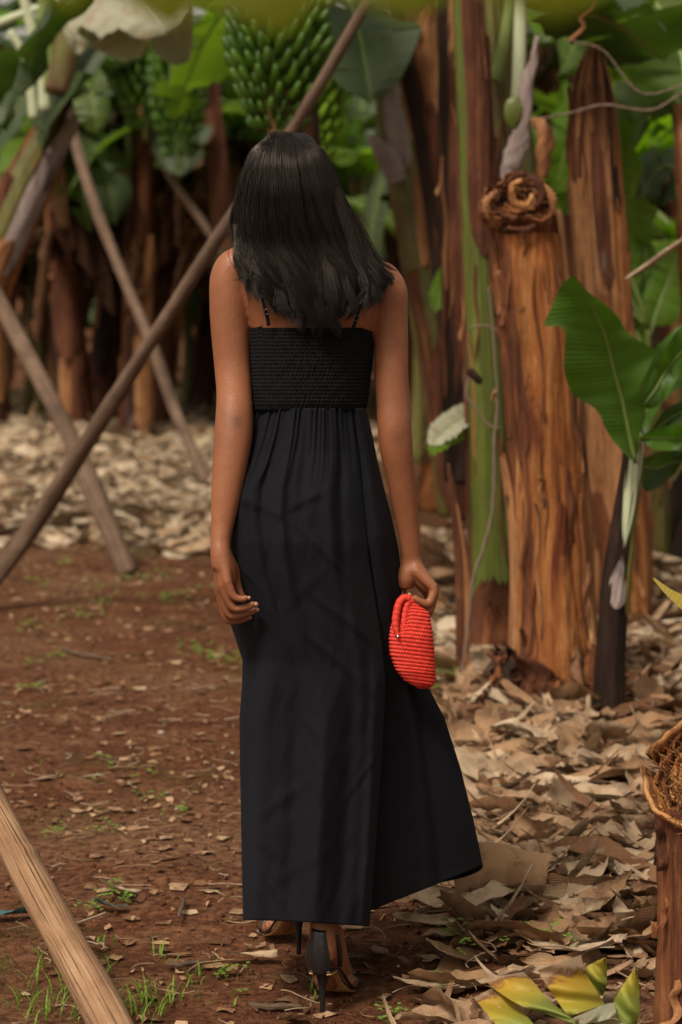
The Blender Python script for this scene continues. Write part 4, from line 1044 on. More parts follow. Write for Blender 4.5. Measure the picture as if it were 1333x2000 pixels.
for (size, k, x, y, z, s, rot, rnd, big) in pieces[:NIND]:
    o = bpy.data.objects.new('dry_leaf', HM[k]); COL.objects.link(o)
    mw = Matrix(rot.tolist()).to_4x4() * 1.0
    o.rotation_euler = Matrix(rot.tolist()).to_euler(); o.location = (x, y, z); o.scale = (s, s, s)
    sx_ = CX + x / y * FPX; sy_ = HOR + CAM_H / y * FPX
    if sx_ < 600: place = 'on the bare red soil of the path'
    elif sy_ > 1880: place = 'at the front edge near the yellow leaves' if sx_ > 900 else 'at the front edge by the sandals'
    elif sy_ > 1650: place = 'beside the corner stump' if sx_ > 1130 else ('near the dress hem' if sx_ < 960 else 'around the big curled sheath')
    elif sy_ > 1420: place = 'between the corner stump and the young plant' if sx_ > 1130 else 'in the thick litter behind the dress hem'
    else: place = 'at the foot of the stumps' if sx_ > 900 else 'past the red bag'
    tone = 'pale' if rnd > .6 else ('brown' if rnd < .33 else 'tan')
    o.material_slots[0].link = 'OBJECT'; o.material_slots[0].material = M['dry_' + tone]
    yw = abs(math.atan2(rot[1, 0], rot[0, 0])); yw = min(yw, math.pi - yw)
    setp(o, f"{'large ' if s > .85 else ''}{tone} {kinds[k][4]} leaf scrap {'lying crosswise' if yw < .7 else 'pointing away'} {place}", 'dry leaf', LIT)
bat = []
Vs, Fs, Us, Ts, off = [], [], [], [], 0
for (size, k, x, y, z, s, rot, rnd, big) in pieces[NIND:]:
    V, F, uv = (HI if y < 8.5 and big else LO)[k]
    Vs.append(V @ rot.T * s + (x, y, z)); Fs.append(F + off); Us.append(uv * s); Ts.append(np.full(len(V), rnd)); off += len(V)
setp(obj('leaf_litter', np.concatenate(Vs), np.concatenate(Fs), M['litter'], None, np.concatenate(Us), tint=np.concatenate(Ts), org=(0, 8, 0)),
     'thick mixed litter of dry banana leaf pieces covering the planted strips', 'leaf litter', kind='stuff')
# crumbs of leaf and soil
n = 7500
y = np.sqrt(rg.uniform(4.2 ** 2, 12.5 ** 2, n)); x = rg.uniform(-.165, .165, n) * y
patch = vnoise(x, y, 3.3, 8) + .6 * np.exp(-((y - 6.3) / .5) ** 2)
kp = rg.uniform(-1.3, 1.0, n) < patch; x, y = x[kp], y[kp]; n = len(x)
z = ground_z(x, y) + .003
a = rg.uniform(0, 2 * np.pi, n); L = rg.uniform(.004, .022, n) * rg.uniform(.5, 1.4, n); w = L * rg.uniform(.2, .7, n)
q = np.array([[-1, -1], [0, -1.3], [1, -.8], [1, 1], [0, 1.2], [-1, .9]])
lift = rg.uniform(-.004, .006, (n, 6))
cx_ = np.cos(a)[:, None]; sn = np.sin(a)[:, None]
lx = q[None, :, 0] * L[:, None]; ly = q[None, :, 1] * w[:, None]
V = np.stack([x[:, None] + lx * cx_ - ly * sn, y[:, None] + lx * sn + ly * cx_, z[:, None] + lift + .003], -1).reshape(-1, 3)
b = np.arange(n) * 6
F = np.concatenate([np.stack([b, b + 1, b + 4, b + 5], 1), np.stack([b + 1, b + 2, b + 3, b + 4], 1)])
setp(obj('leaf_crumbs', V, F, M['litter'], None, np.zeros((len(V), 2)), tint=np.repeat(rg.uniform(0, 1, n) ** 1.8 * .75, 6), org=(0, 8, 0)), 'small crumbs of dry leaf scattered over the red soil', 'leaf crumbs', kind='stuff')
# clods of soil
n = 9000
y = np.sqrt(rg.uniform(4.2 ** 2, 9 ** 2, n)); x = rg.uniform(-.165, .165, n) * y
kp = rg.uniform(-1, 1, n) < vnoise(x, y, 4.1, 12); x, y = x[kp], y[kp]; n = len(x)
oc = np.array([[1, 0, 0], [0, 1, 0], [-1, 0, 0], [0, -1, 0], [0, 0, 1], [0, 0, -1.0]])
of = np.array([[0, 1, 4], [1, 2, 4], [2, 3, 4], [3, 0, 4], [1, 0, 5], [2, 1, 5], [3, 2, 5], [0, 3, 5]])
R = rg.uniform(.002, .008, n) * rg.uniform(.5, 1.3, n)
V = oc[None] * R[:, None, None] * rg.uniform(.6, 1.3, (n, 6, 1)) + np.stack([x, y, ground_z(x, y) + R * .3], 1)[:, None]
F = (of[None] + (np.arange(n) * 6)[:, None, None]).reshape(-1, 3)
setp(obj('soil_clods', V.reshape(-1, 3), F, M['soil'], None, org=(0, 8, 0)), 'little clods of red brown soil on the path', 'soil clods', kind='stuff')
# dry fibres and strings
fl = []
for i in range(520):
    yy = math.sqrt(rg.uniform(4.3 ** 2, 8.5 ** 2)); xx = rg.uniform(-.16, .16) * yy
    zz = float(ground_z(xx, yy)) + rg.uniform(.004, .03) + .03 * float(litter_density(xx, yy))
    a = rg.uniform(0, 6.28); L = rg.uniform(.03, .16); c = rg.uniform(-3, 3)
    t = np.linspace(0, 1, 6); an = a + c * t
    pts = np.array([xx, yy, zz]) + np.concatenate([[[0, 0, 0]], np.cumsum(np.stack([np.cos(an[:-1]), np.sin(an[:-1]), rg.normal(0, .12, 5)], 1) * L / 5, 0)])
    fl.append(tube(pts, [rg.uniform(.0008, .0022)] * 6, 4, 10, caps=False))
V, F, uv = join(fl)
setp(obj('dry_fibres', V, F, M['litter'], None, uv, tint=np.repeat(rg.uniform(.4, 1, len(fl)), len(V) // len(fl)), org=(0, 6, 0)), 'thin pale strings of dry fibre among the fallen leaves', 'fibres', kind='stuff')
# grass and sprouts
fl = []
def tuft(px_, py_, n, h, spreadr=.05, seed=0):
    r_ = np.random.default_rng(seed); d = GD(py_)
    for i in range(n):
        x0 = P(px_, py_, d)[0] + r_.normal(0, spreadr); y0 = d + r_.normal(0, spreadr * 1.3); z0 = float(ground_z(x0, y0))
        a = r_.uniform(0, 6.28); hh = h * r_.uniform(.4, 1.1)
        p = np.array([(x0, y0, z0), (x0 + .2 * hh * math.cos(a), y0 + .2 * hh * math.sin(a), z0 + hh * .55), (x0 + .65 * hh * math.cos(a), y0 + .65 * hh * math.sin(a), z0 + hh * .8)])
        fl.append(blade(p, .0028, (math.cos(a), math.sin(a), .3), tears=0, n=5, m=1, seed=i, wav=0, base=.05, tip=.9, tipw=.7))
for (a, b, n, h, s) in ((40, 1960, 26, .09, .06), (100, 1985, 24, .08, .06), (175, 1900, 10, .05, .03), (270, 1990, 22, .07, .04), (200, 1830, 8, .035, .02), (310, 1960, 12, .05, .03), (385, 1915, 12, .04, .04), (330, 1870, 8, .05, .03), (10, 1900, 14, .08, .05), (230, 1985, 12, .10, .03),
                      (20, 1500, 6, .03, .05), (40, 815, 60, .5, .3), (190, 835, 40, .4, .25), (380, 1960, 14, .045, .05), (620, 1940, 8, .03, .03), (455, 1300, 8, .04, .04), (400, 1280, 10, .04, .06)):
    tuft(a, b, n, h, s, seed=int(a + b))
V, F, uv = join(fl)
setp(obj('grass', V, F, M['sprout'], None, uv, org=(0, 6, 0)), 'thin blades of fresh grass sprouting in tufts from the red soil', 'grass', kind='stuff')
fl = []
def sprig(px_, py_, seed, s=.012, n=9, sp=.02):
    r_ = np.random.default_rng(seed); d = GD(py_)
    for i in range(n):
        x0 = P(px_, py_, d)[0] + r_.normal(0, sp); y0 = d + r_.normal(0, sp * 1.5); z0 = float(ground_z(x0, y0)) + .008 + (.05 if px_ > 860 else 0) * r_.uniform(.5, 1)
        for k in range(3):
            a = 2.1 * k + r_.uniform(0, 1); c = np.array([x0, y0, z0 + r_.uniform(0, .02)]); e = np.array([math.cos(a), math.sin(a), .2]) * s * r_.uniform(.7, 1.3)
            fl.append(blade(np.array([c, c + e * .5, c + e]), s * .4, (0, 0, 1.0), tears=0, n=4, m=1, seed=i, wav=0))
for i, (a, b) in enumerate(((985, 1850), (1035, 1885), (905, 1905), (835, 1935), (1085, 1895), (770, 1998), (880, 1870), (250, 1760), (200, 1635), (115, 1635), (510, 1595), (350, 1597), (185, 1775), (440, 1920), (215, 1745), (455, 1290), (410, 1285), (70, 1140), (130, 1100), (270, 1090), (190, 1150), (200, 1180), (370, 1160), (60, 1230),
                            (300, 1170), (310, 945), (290, 965), (350, 955), (330, 930), (375, 950), (25, 1350), (870, 1335), (860, 1345), (880, 1340), (390, 1265), (250, 1500), (140, 1880), (300, 1560), (335, 1175), (95, 1290), (155, 1200), (265, 1130), (320, 1120))):
    sprig(a, b, i, .011 if b > 1500 else .018, 8 if b > 1500 else 7, .022 if b > 1500 else .05)
V, F, uv = join(fl)
setp(obj('clover_sprouts', V, F, M['sprout'], None, uv, org=(0, 6, 0)), 'tiny bright green clover sprouts dotted over the path and litter', 'sprouts', kind='stuff')

# ------------------------------------------------------------------ single pieces one can point at
def hero_scrap(name, px_, py_, L, Wd, curl, bend, yaw, pitch, roll, seed, mat, label, z=.03, cat='dry leaf', jag=.05, taper=.3, nx=26, ny=16, wob=.35):
    V, F, uv = scrap(L, Wd, curl, bend, seed, nx, ny, jag, taper, wob)
    d = (CAM_H - z) * FPX / (py_ - HOR); c = P(px_, py_, d)
    V = V @ rotm(yaw, pitch, roll).T + c
    V[:, 2] += max(0, float(ground_z(c[0], c[1])) - V[:, 2].min())
    return setp(obj(name, V, F, M[mat], None, uv, org=c), label, cat)
hero_scrap('dry_sheath', 975, 1770, .205, .20, 1.25, -.25, .10, .12, -1.25, 901, 'dry_tan', 'big curled brown leaf sheath lying just off the dress hem', .05, 'dry sheath', .04, .1, wob=.1)
hero_scrap('dry_leaf', 1085, 1745, .22, .07, 1.1, .5, 1.05, -.35, .5, 902, 'dry', 'upright splayed dry leaf stub standing behind the big curled sheath', .06)
hero_scrap('dry_leaf', 1140, 1770, .26, .06, .8, .5, .35, .05, -.6, 903, 'dry', 'flat tan dry leaf blade right of the big curled sheath, dark hollow below it', .05)
hero_scrap('dry_leaf', 1195, 1775, .17, .05, .5, .2, -.12, .0, -.35, 904, 'dry', 'pale folded dry blade touching the corner stump at mid height', .07)
hero_scrap('dry_leaf', 1090, 1855, .24, .10, .9, .3, .45, .0, -.3, 905, 'dry', 'large pale grey dry leaf folded over behind the yellow leaves', .04)
hero_scrap('dry_leaf', 1235, 1840, .14, .12, .3, .2, .1, .1, -.5, 906, 'dry', 'broad square tan dry leaf leaning against the corner stump', .05)
hero_scrap('dry_leaf', 1165, 1530, .13, .12, .5, .4, .9, .2, -.5, 907, 'dry', 'smooth oval tan dry leaf standing out below the young plant', .06)
hero_scrap('dry_leaf', 1115, 1655, .20, .07, -.5, .3, .1, .0, -.3, 908, 'dry', 'orange tan dry leaf lying flat in the middle of the litter', .06)
hero_scrap('dry_leaf', 1250, 1590, .13, .10, -.6, .5, .5, .1, -.4, 909, 'dry', 'domed pale dry leaf next to the cut face of the corner stump', .06)
hero_scrap('dry_sheath', 975, 1435, .24, .10, 1.1, .3, -.35, .1, -.9, 910, 'sheath_brown', 'reddish brown boat shaped dry sheath before the big orange stump', .05, 'dry sheath')
hero_scrap('dry_sheath', 1130, 1465, .42, .06, .9, .2, -.10, .0, -.5, 911, 'dry', 'long pinkish tan dry sheath lying across the litter below the young plant', .05, 'dry sheath')
hero_scrap('dry_leaf', 905, 1290, .2, .1, .6, .3, .3, .1, -.3, 912, 'dry', 'dull tan dry leaf lying at the foot of the upright torn sheath', .03)
hero_scrap('dry_leaf', 1275, 1290, .20, .10, .9, .3, -.1, .0, -.3, 913, 'dry', 'ribbed cream dry leaf lying behind the young plant stem', .05)
hero_scrap('dry_leaf', 385, 1542, .030, .045, .15, .1, .1, .0, -.7, 914, 'dry', 'small square tan leaf chip alone on the bare path', .006, nx=6, ny=6, taper=0)
hero_scrap('dry_leaf', 490, 1865, .115, .035, .4, .3, -.05, .0, -.1, 915, 'dry', 'brown pointed dry leaf lying on the soil below the lifted heel', .012)
hero_scrap('dry_leaf', 440, 1895, .055, .03, .5, .2, .2, .0, -.2, 916, 'dry', 'short pale torn leaf bit lying in front of the brown pointed one', .012)
hero_scrap('dry_leaf', 760, 1870, .085, .055, .8, -.7, -.5, .1, -.3, 917, 'dry', 'tan arched dry leaf standing on soil behind the planted sandal', .02)
hero_scrap('dry_leaf', 575, 1990, .06, .04, .7, .5, .6, .1, -.4, 918, 'dry', 'orange tan leaf scrap leaning beside the stiletto tip', .015)
hero_scrap('dry_leaf', 830, 1978, .22, .028, 1.0, .2, .22, .0, -.4, 919, 'dry', 'long cream dry blade running from under the planted sandal', .015)
hero_scrap('dry_leaf', 845, 1780, .09, .03, .9, .3, .3, .0, -.3, 920, 'dry', 'small curled dry leaf under the flying hem corner', .02)
hero_scrap('dry_leaf', 235, 1735, .10, .05, .5, .3, -.4, .1, -.3, 921, 'dry', 'brown folded dry leaf on the path behind the thick near pole', .015)
hero_scrap('dry_leaf', 890, 1920, .13, .045, .8, .2, -.15, .0, -.3, 922, 'dry', 'long pale grey dry leaf scrap left of the yellow leaves', .02)
for (a, b, w, s, lab, seed) in (((325, 1882), (395, 1880), 11, None, 'thin dark twig lying across the path below the lifted foot', 1), ((490, 1962), (590, 1966), 14, None, 'short brown stick lying at the front left of the planted sandal', 2),
                                ((360, 1755), (350, 1790), 9, None, 'short forked twig on the path left of the dress hem', 3), ((120, 1265), (220, 1290), 7, None, 'slim twig lying on the path below the crossing poles', 4)):
    pts = []
    for t in (0, .35, .7, 1):
        q = (a[0] * (1 - t) + b[0] * t, a[1] * (1 - t) + b[1] * t + (3 if t in (.35,) else 0)); pts.append(P(q[0], q[1], GD(q[1], .012)))
    r0 = px(w, pts[0][1]) * .5
    setp(tobj('twig', tube(pts, [r0 * .8, r0, r0 * .95, r0 * .7], 10, 24, disp=lambda U, T: r0 * .15 * np.sin(T * 23 + U * 9)), M['pole'], None), lab, 'twig')
def turning():
    t = NT('turning_leaf'); uv = t.coord('UV'); sx_ = t.N('SeparateXYZ', Vector=uv); c = t.coord('Object')
    n = t.noise(c, 26, 5, .65); f = t.math('ADD', t.math('SUBTRACT', sx_.outputs[0], .10), t.math('MULTIPLY', t.math('SUBTRACT', n, .5), .30))
    col = t.ramp(f, [(0, (.20, .26, .07)), (.42, (.25, .30, .05)), (.55, (.42, .35, .04)), (.76, (.50, .30, .03)), (.80, (.16, .05, .03)), (.83, (.36, .23, .15)), (1, (.42, .29, .20))])
    w = t.N('TexWave', Vector=uv, Scale=14.0, Distortion=1.0, _bands_direction='Y').outputs['Fac']
    col = t.mix(t.math('MULTIPLY', w, .25), col, (.16, .14, .03))
    sp = t.noise(c, 90, 3, .7); col = t.mix(t.ramp(sp, [(.62, 0.0), (.72, .6)]), col, (.16, .08, .03))
    d_ = t.pbr(col, .45, t.bump(w, .4, .003), .4); tr = t.N('BsdfTranslucent', Color=col).outputs[0]
    return t.done(t.N('MixShader', Fac=.2, i1=d_, i2=tr).outputs[0])
M['turning'] = turning()
def ground_leaf(Lp, Rp, h0, h1, label, mat='turning', n=20, m=10, bow=.0, ug=(0, 1), cat='yellowing leaf', name='yellow_leaf', group='yellowing leaf pieces at the front edge'):
    """a leaf piece from its two edges (photograph pixels), root first; h0..h1 its height above the ground from root to tip"""
    Lr = resample(np.column_stack([np.array(Lp, float), np.zeros(len(Lp))]), n); Rr = resample(np.column_stack([np.array(Rp, float), np.zeros(len(Rp))]), n)
    V = []; uv = []
    for i in range(n):
        t = i / (n - 1)
        for j in range(m + 1):
            v = j / m; q = Lr[i] * (1 - v) + Rr[i] * v
            h = .035 + h0 + (h1 - h0) * t + .35 * bow * math.sin(math.pi * v) + .004 * math.sin(t * 12 + v * 5)
            V.append(P(q[0], q[1], min(5.2, (CAM_H - h) * FPX / (q[1] - HOR)) )); uv.append((ug[0] + (ug[1] - ug[0]) * t, v * .6))
    V = np.array(V); c = V.mean(0); c[2] = 0
    return setp(obj(name, V, grid_f(n, m + 1), M[mat], None, np.array(uv), org=c), label, cat, group)
ground_leaf([(1150, 2010), (1080, 1985), (1020, 1965), (970, 1935), (945, 1912)], [(1150, 2000), (1120, 1990), (1070, 1950), (1040, 1915), (1022, 1898)], .05, .09, 'long green to yellow leaf piece stretching toward the dress, brown at its tip', bow=.015, ug=(0, .98))
ground_leaf([(1000, 2040), (960, 1990), (935, 1960), (925, 1948)], [(1060, 2020), (1030, 1985), (1000, 1950), (972, 1925)], .04, .07, 'lowest yellow green leaf piece with a shrivelled brown corner', bow=.012, ug=(.35, .95))
ground_leaf([(1110, 1985), (1085, 1950), (1065, 1920), (1050, 1895)], [(1182, 1962), (1162, 1930), (1145, 1900), (1135, 1865)], .06, .13, 'broad yellow brown spotted leaf piece with a torn tan end, middle of the pile', bow=.02, ug=(.6, 1))
ground_leaf([(1172, 1945), (1150, 1925), (1142, 1900), (1150, 1885), (1182, 1870)], [(1178, 1945), (1185, 1925), (1186, 1900), (1186, 1880), (1184, 1869)], .05, .14, 'small upright yellow leaf tip with green midline behind the pile', bow=.01, ug=(.4, .75))
ground_leaf([(1222, 2010), (1205, 1985), (1200, 1955), (1220, 1920), (1242, 1888)], [(1240, 2010), (1248, 1985), (1250, 1950), (1248, 1915), (1243, 1886)], .03, .14, 'pointed upright yellow green leaf closest to the corner stump', bow=.012, ug=(.3, .76))
ground_leaf([(1120, 1988), (1150, 1975), (1180, 1962), (1200, 1958)], [(1125, 2000), (1160, 1998), (1190, 1990), (1206, 1988)], .07, .08, 'pale green rolled leaf base at the bottom of the pile', 'leaf_pale', bow=.02)
ground_leaf([(1090, 2030), (1150, 2005), (1190, 1992), (1215, 1996)], [(1120, 2050), (1160, 2040), (1200, 2030), (1235, 2010)], .06, .06, 'pale green folded leaf end cut by the bottom edge', 'leaf_pale', bow=.02)
ground_leaf([(1400, 1215), (1340, 1195), (1300, 1160), (1275, 1130)], [(1400, 1200), (1340, 1165), (1310, 1150), (1278, 1128)], .12, .2, 'golden yellow leaf lying in the shade behind the slim tan trunk', 'leaf_yellow', bow=.02, group=None)

# dark earth heap, rag, pebbles
hx, hy = P(1340, 1100, 11.6)[0], 11.6
V = []; 
for i in range(40):
    for j in range(24):
        a = i / 40 * 2 * math.pi; e = j / 23
        rr = (.12 + .75 * e) * (1 + .1 * math.sin(a * 5) + .05 * math.sin(a * 11))
        V.append((hx + .15 + rr * .55 * math.cos(a), hy + .8 * rr * math.sin(a), .52 * (1 - e ** 1.4) + .05 * math.sin(a * 7 + e * 9) * (1 - e) + .03 * math.sin(a * 17 + e * 23) * (1 - e) - .03))
setp(obj('earth_heap', np.array(V), grid_f(40, 24, cu=True), M['trunk_black'], None, np.zeros((960, 2)), org=(hx, hy, 0)), 'dark heap of earth and roots at the frame edge behind the yellow leaf', 'earth heap', kind='structure')
hero_scrap('plastic_scrap', 30, 1785, .10, .05, .9, .3, .2, .0, -.3, 930, 'plastic', 'crumpled blue grey plastic scrap half hidden behind the thick near pole', .01, 'plastic scrap')
hero_scrap('plastic_scrap', 878, 1215, .04, .10, .2, .1, .0, .1, -1.3, 931, 'plastic', 'upright dark blue plastic strip beside the red bag', .02, 'plastic scrap', taper=.1)
hero_scrap('plastic_scrap', 215, 1768, .08, .05, 1.0, .5, -.2, .1, -.3, 932, 'plastic', 'faded green blue plastic shred on the path among dry leaves', .01, 'plastic scrap')
ico = [(0, 0, 1)] + [(math.cos(a) * math.cos(e), math.sin(a) * math.cos(e), math.sin(e)) for e in (.5, -.2, -.9) for a in np.arange(7) * 2 * math.pi / 7 + e] + [(0, 0, -1)]
F_ = []
for i in range(7):
    j = (i + 1) % 7; F_ += [(0, 1 + i, 1 + j)]
    for k in (0, 1):
        a0 = 1 + 7 * k; b0 = a0 + 7; F_ += [(a0 + i, b0 + i, b0 + j), (a0 + i, b0 + j, a0 + j)]
    F_ += [(15 + i, 22, 15 + j)]
for k, (a, b, s, lab) in enumerate(((262, 1583, .007, 'white pebble on the bare path left of the dress'), (345, 1582, .004, 'tiny white pebble farther from the white one, closer to the dress'), (455, 1470, .006, 'little pale pebble by the edge of the dress at shin height'), (315, 1430, .009, 'pale flat pebble high on the bare path'))):
    c = P(a, b, GD(b)); c[2] = float(ground_z(c[0], c[1])) + s * .4
    setp(obj('pebble', np.array(ico) * s * (1.3, 1, .7) * rg.uniform(.85, 1.15, (23, 1)) + c, np.array(F_), M['pebble'], None, smooth=False, org=c), lab, 'pebble', 'white pebbles on the path')

# ------------------------------------------------------------------ cords, hanging roots, twigs in the air
def cord(pts, w, name, label, d=8.4, mat='twine', cat='cord', n=60):
    W_ = S(pts, d)
    return setp(tobj(name, tube(W_, [px(w, q[1]) * .5 for q in W_], 6, n, disp=lambda U, T: px(w, 8.4) * .12 * np.sin(T * 90 + U * 12)), M[mat], None), label, cat)
cord([(966, 760), (972, 800), (966, 860), (966, 920), (962, 1000), (945, 1070), (925, 1130), (915, 1220), (905, 1300), (898, 1345)], 6.5, 'hanging_vine', 'thin brown vine hanging in front of the green stem down to the litter', 8.22, cat='vine')
cord([(918, 640), (940, 636), (960, 638), (975, 650), (985, 665)], 4, 'cord', 'thin cord wrapped round the green stem at the height of the shoulder strap', 8.28)
cord([(920, 725), (912, 770), (930, 800), (945, 820), (958, 832), (976, 836)], 5, 'cord', 'dark knotted cord sagging round the green stem lower down', 8.28)
cord([(955, 560), (962, 640), (968, 720), (972, 770), (968, 775)], 4, 'cord', 'loose cord end running up along the big orange stump', 7.7)
tobj_k = tube(S([(915, 722), (928, 735), (940, 748)], 8.24), [px(6, 8.2), px(9, 8.2), px(5, 8.2)], 10, 14, disp=lambda U, T: .002 * np.sin(U * 12 + T * 9))
setp(tobj('knot', tobj_k, M['trunk_black'], None), 'dark lump of knotted cord on the side of the green stem', 'knot')
cord([(1400, 150), (1333, 182), (1270, 215), (1180, 205), (1110, 222), (1030, 236)], 4.5, 'twine', 'upper wire like twig stretched between the stumps above the cut top', 8.9, cat='twine')
cord([(1400, 120), (1333, 165), (1250, 180), (1180, 100), (1120, 80)], 3.5, 'twine', 'thin twig crossing the broad leaves in the upper corner', 8.8, cat='twine')
cord([(1150, -30), (1158, 10), (1135, 35), (1140, 55), (1112, 80)], 9, 'dry_tendril', 'crooked orange brown tendril dangling at the top beside the pointed stump', 8.9, 'trunk_tan', 'tendril')
cord([(972, 765), (965, 770), (962, 782)], 7, 'torn_fibre', 'short yellow torn fibre hook on the edge of the orange stump', 7.7, 'fibre', 'fibre')

# near leaf hanging across the top, far out of focus
nl = empty('overhanging_leaf', P(500, -200, 1.25), 'out of focus yellow green leaf hanging across the very top of the picture', 'leaf')
add_leaf(nl, S([(-350, -190, 1.50), (100, -95, 1.38), (480, -62, 1.28), (800, -85, 1.22), (1400, -130, 1.15), (1900, -250, 1.12)]), .034, 'leaf_olive', 470, 0, up=(0, -.75, .6), start=0, fold=0, midr=.004, base=.1, tip=.1, n=40)
# ------------------------------------------------------------------ the woman
DP = 4.8
person = empty('person', (P(630, 1960, DP)[0], DP, 0), 'woman seen from behind in a long black strappy dress, holding a red bag', 'person')
def Q(x, y, dy=0.0): return P(x, y, DP + dy)
def pr(n): return n / 960.0
BODY = []
def limb(pts, nseg=20, n=None, flat=1.0, ref=(0, 1, 0.0), w=False):
    """pts: (px, py, dy, radius px)"""
    C_ = [Q(p[0], p[1], p[2]) if not w else np.array(p[:3]) for p in pts]
    V, F, uv = tube(C_, [pr(p[3]) if not w else p[3] for p in pts], nseg, n or max(12, len(pts) * 6), flat=flat, ref=ref)
    BODY.append((V, F, uv))
def loftx(rows, nseg=40, n=70):
    """rows: (py, centre px, half width px, half depth m, dy)"""
    rows = sorted(rows); q = resample(np.array([[r[0], r[1], r[2], r[3] * 1000, r[4] * 1000] for r in rows], float), n)
    V = []
    for y, c, hw, hd, dy in q:
        a = np.linspace(0, 2 * np.pi, nseg, endpoint=False)
        ce = Q(c, y, dy / 1000)
        V.append(ce + np.stack([np.cos(a) * pr(hw), np.sin(a) * hd / 1000, np.zeros(nseg)], 1))
    V = np.concatenate(V); m = len(V)
    V = np.concatenate([V, [Q(q[0, 1], q[0, 0] - 4, q[0, 4] / 1000)], [Q(q[-1, 1], q[-1, 0] + 4, q[-1, 4] / 1000)]])
    F = grid_f(n, nseg, cv=True); k = np.arange(nseg); k2 = (k + 1) % nseg
    F = np.concatenate([F, np.stack([k2, k, np.full(nseg, m), np.full(nseg, m)], 1), np.stack([(n - 1) * nseg + k, (n - 1) * nseg + k2, np.full(nseg, m + 1), np.full(nseg, m + 1)], 1)])
    return V, F[:, ::-1], np.zeros((len(V), 2))
# torso from neck to hips
BODY.append(loftx([(425, 588, 44, .050, .015), (458, 593, 47, .052, .010), (482, 598, 70, .060, .004), (505, 601, 112, .070, .0), (535, 604, 136, .083, .0), (575, 609, 134, .094, -.004),
                   (620, 611, 124, .098, -.004), (665, 610, 115, .092, .0), (730, 608, 108, .086, .0), (800, 606, 96, .072, .0), (880, 604, 90, .066, .004), (970, 600, 104, .070, .0), (1060, 598, 118, .078, .0), (1120, 598, 122, .075, .0), (1170, 600, 110, .07, .0)]))
# shoulder blades, spine hollow come from overlapping forms
for s, cx_, cy_ in ((-1, 548, 585), (1, 672, 592)):
    limb([(cx_ - s * 2, cy_ - 58, -.070, 24), (cx_, cy_, -.080, 34), (cx_ - s * 6, cy_ + 52, -.070, 22)], 20, 20, flat=.55)
# trapezius slopes
limb([(590, 462, .0, 34), (530, 492, .0, 32), (470, 512, .0, 34)], 20, 20)
limb([(600, 465, .0, 34), (660, 498, .0, 32), (728, 528, .0, 34)], 20, 20)
# arms
limb([(500, 520, .0, 36), (462, 520, .0, 37), (450, 545, .0, 40), (449, 590, -.004, 40), (450, 640, -.008, 38.5), (454, 710, -.014, 36), (458, 770, -.03, 35), (458, 815, -.045, 37), (455, 860, -.058, 37.5), (449, 910, -.070, 34), (442, 965, -.082, 29.5), (436, 1015, -.092, 24), (431, 1055, -.100, 19.5), (430, 1075, -.104, 19)], 28, 90, flat=.95)
limb([(700, 545, .0, 36), (742, 545, .0, 37), (756, 572, .0, 41), (759, 610, -.002, 38), (764, 665, -.006, 34.5), (765, 730, -.014, 33.5), (769, 790, -.02, 33.5), (771, 835, -.028, 34), (775, 880, -.028, 32.5), (783, 930, -.02, 29), (792, 990, -.010, 25.5), (800, 1050, .0, 22), (804, 1090, .006, 20.5), (805, 1112, .01, 21)], 28, 90, flat=.95)
limb([(455, 835, -.066, 15), (463, 818, -.066, 16), (468, 800, -.058, 13)], 12, 12)          # elbow points
limb([(768, 868, -.044, 14), (776, 848, -.046, 15), (780, 830, -.042, 12)], 12, 12)
# left hand: palm turned to the thigh, fingers half curled
HL = [  # metacarpal start, knuckle, joint, joint, tip  (px, py, dy, r px)
    [(436, 1078, -.006, 13), (445, 1138, -.022, 10), (457, 1164, -.024, 7.6), (472, 1170, -.024, 6.8), (484, 1167, -.024, 6.0)],
    [(434, 1078, .0, 13), (437, 1146, -.012, 11), (455, 1186, -.012, 8.4), (480, 1186, -.012, 7.6), (499, 1179, -.012, 6.6)],
    [(428, 1078, .006, 13), (432, 1152, .004, 11), (449, 1200, .005, 8.6), (479, 1198, .006, 7.8), (501, 1191, .007, 6.6)],
    [(426, 1078, .016, 12), (430, 1156, .020, 10.5), (444, 1208, .022, 8.2), (468, 1211, .023, 7.4), (487, 1206, .024, 6.2)]]
LH = -.112
HL = [[(a, b, c + LH, d) for a, b, c, d in f] for f in HL]
for f in HL:
    limb(f[:2], 14, 12, flat=1.1); limb(f[1:], 14, 26)
limb([(440, 1080, .012 + LH, 14), (456, 1112, .020 + LH, 13), (462, 1138, .022 + LH, 9.5), (470, 1160, .018 + LH, 7.8), (478, 1176, .014 + LH, 6.6)], 14, 24)   # thumb
limb([(438, 1085, LH, 15), (448, 1115, .004 + LH, 15), (450, 1140, LH, 11)], 14, 14, flat=1.3)
limb([(433, 1035, -.094, 22), (431, 1065, -.103, 20), (431, 1080, .002 + LH, 21), (433, 1110, LH, 20)], 16, 10, flat=1.1)
# right hand closed round the bag frame
HR = [
    [(808, 1108, -.006, 15), (850, 1150, -.018, 9.5), (838, 1178, -.026, 8.2), (820, 1174, -.032, 7.2), (808, 1166, -.034, 6.2)],
    [(806, 1108, .0, 16), (849, 1156, -.004, 10), (839, 1192, -.012, 8.6), (820, 1192, -.018, 7.6), (807, 1188, -.022, 6.6)],
    [(802, 1108, .008, 16), (846, 1162, .010, 10), (836, 1200, .004, 8.6), (818, 1202, -.002, 7.6), (806, 1198, -.006, 6.6)],
    [(798, 1108, .016, 15), (840, 1164, .024, 9.5), (832, 1202, .020, 8.2), (816, 1206, .014, 7.4), (805, 1202, .010, 6.4)]]
for f in HR:
    limb(f[:2], 14, 14, flat=1.15); limb(f[1:], 14, 26)
limb([(800, 1106, .006, 19), (794, 1130, .006, 20), (792, 1148, .006, 15)], 16, 14, flat=1.2)
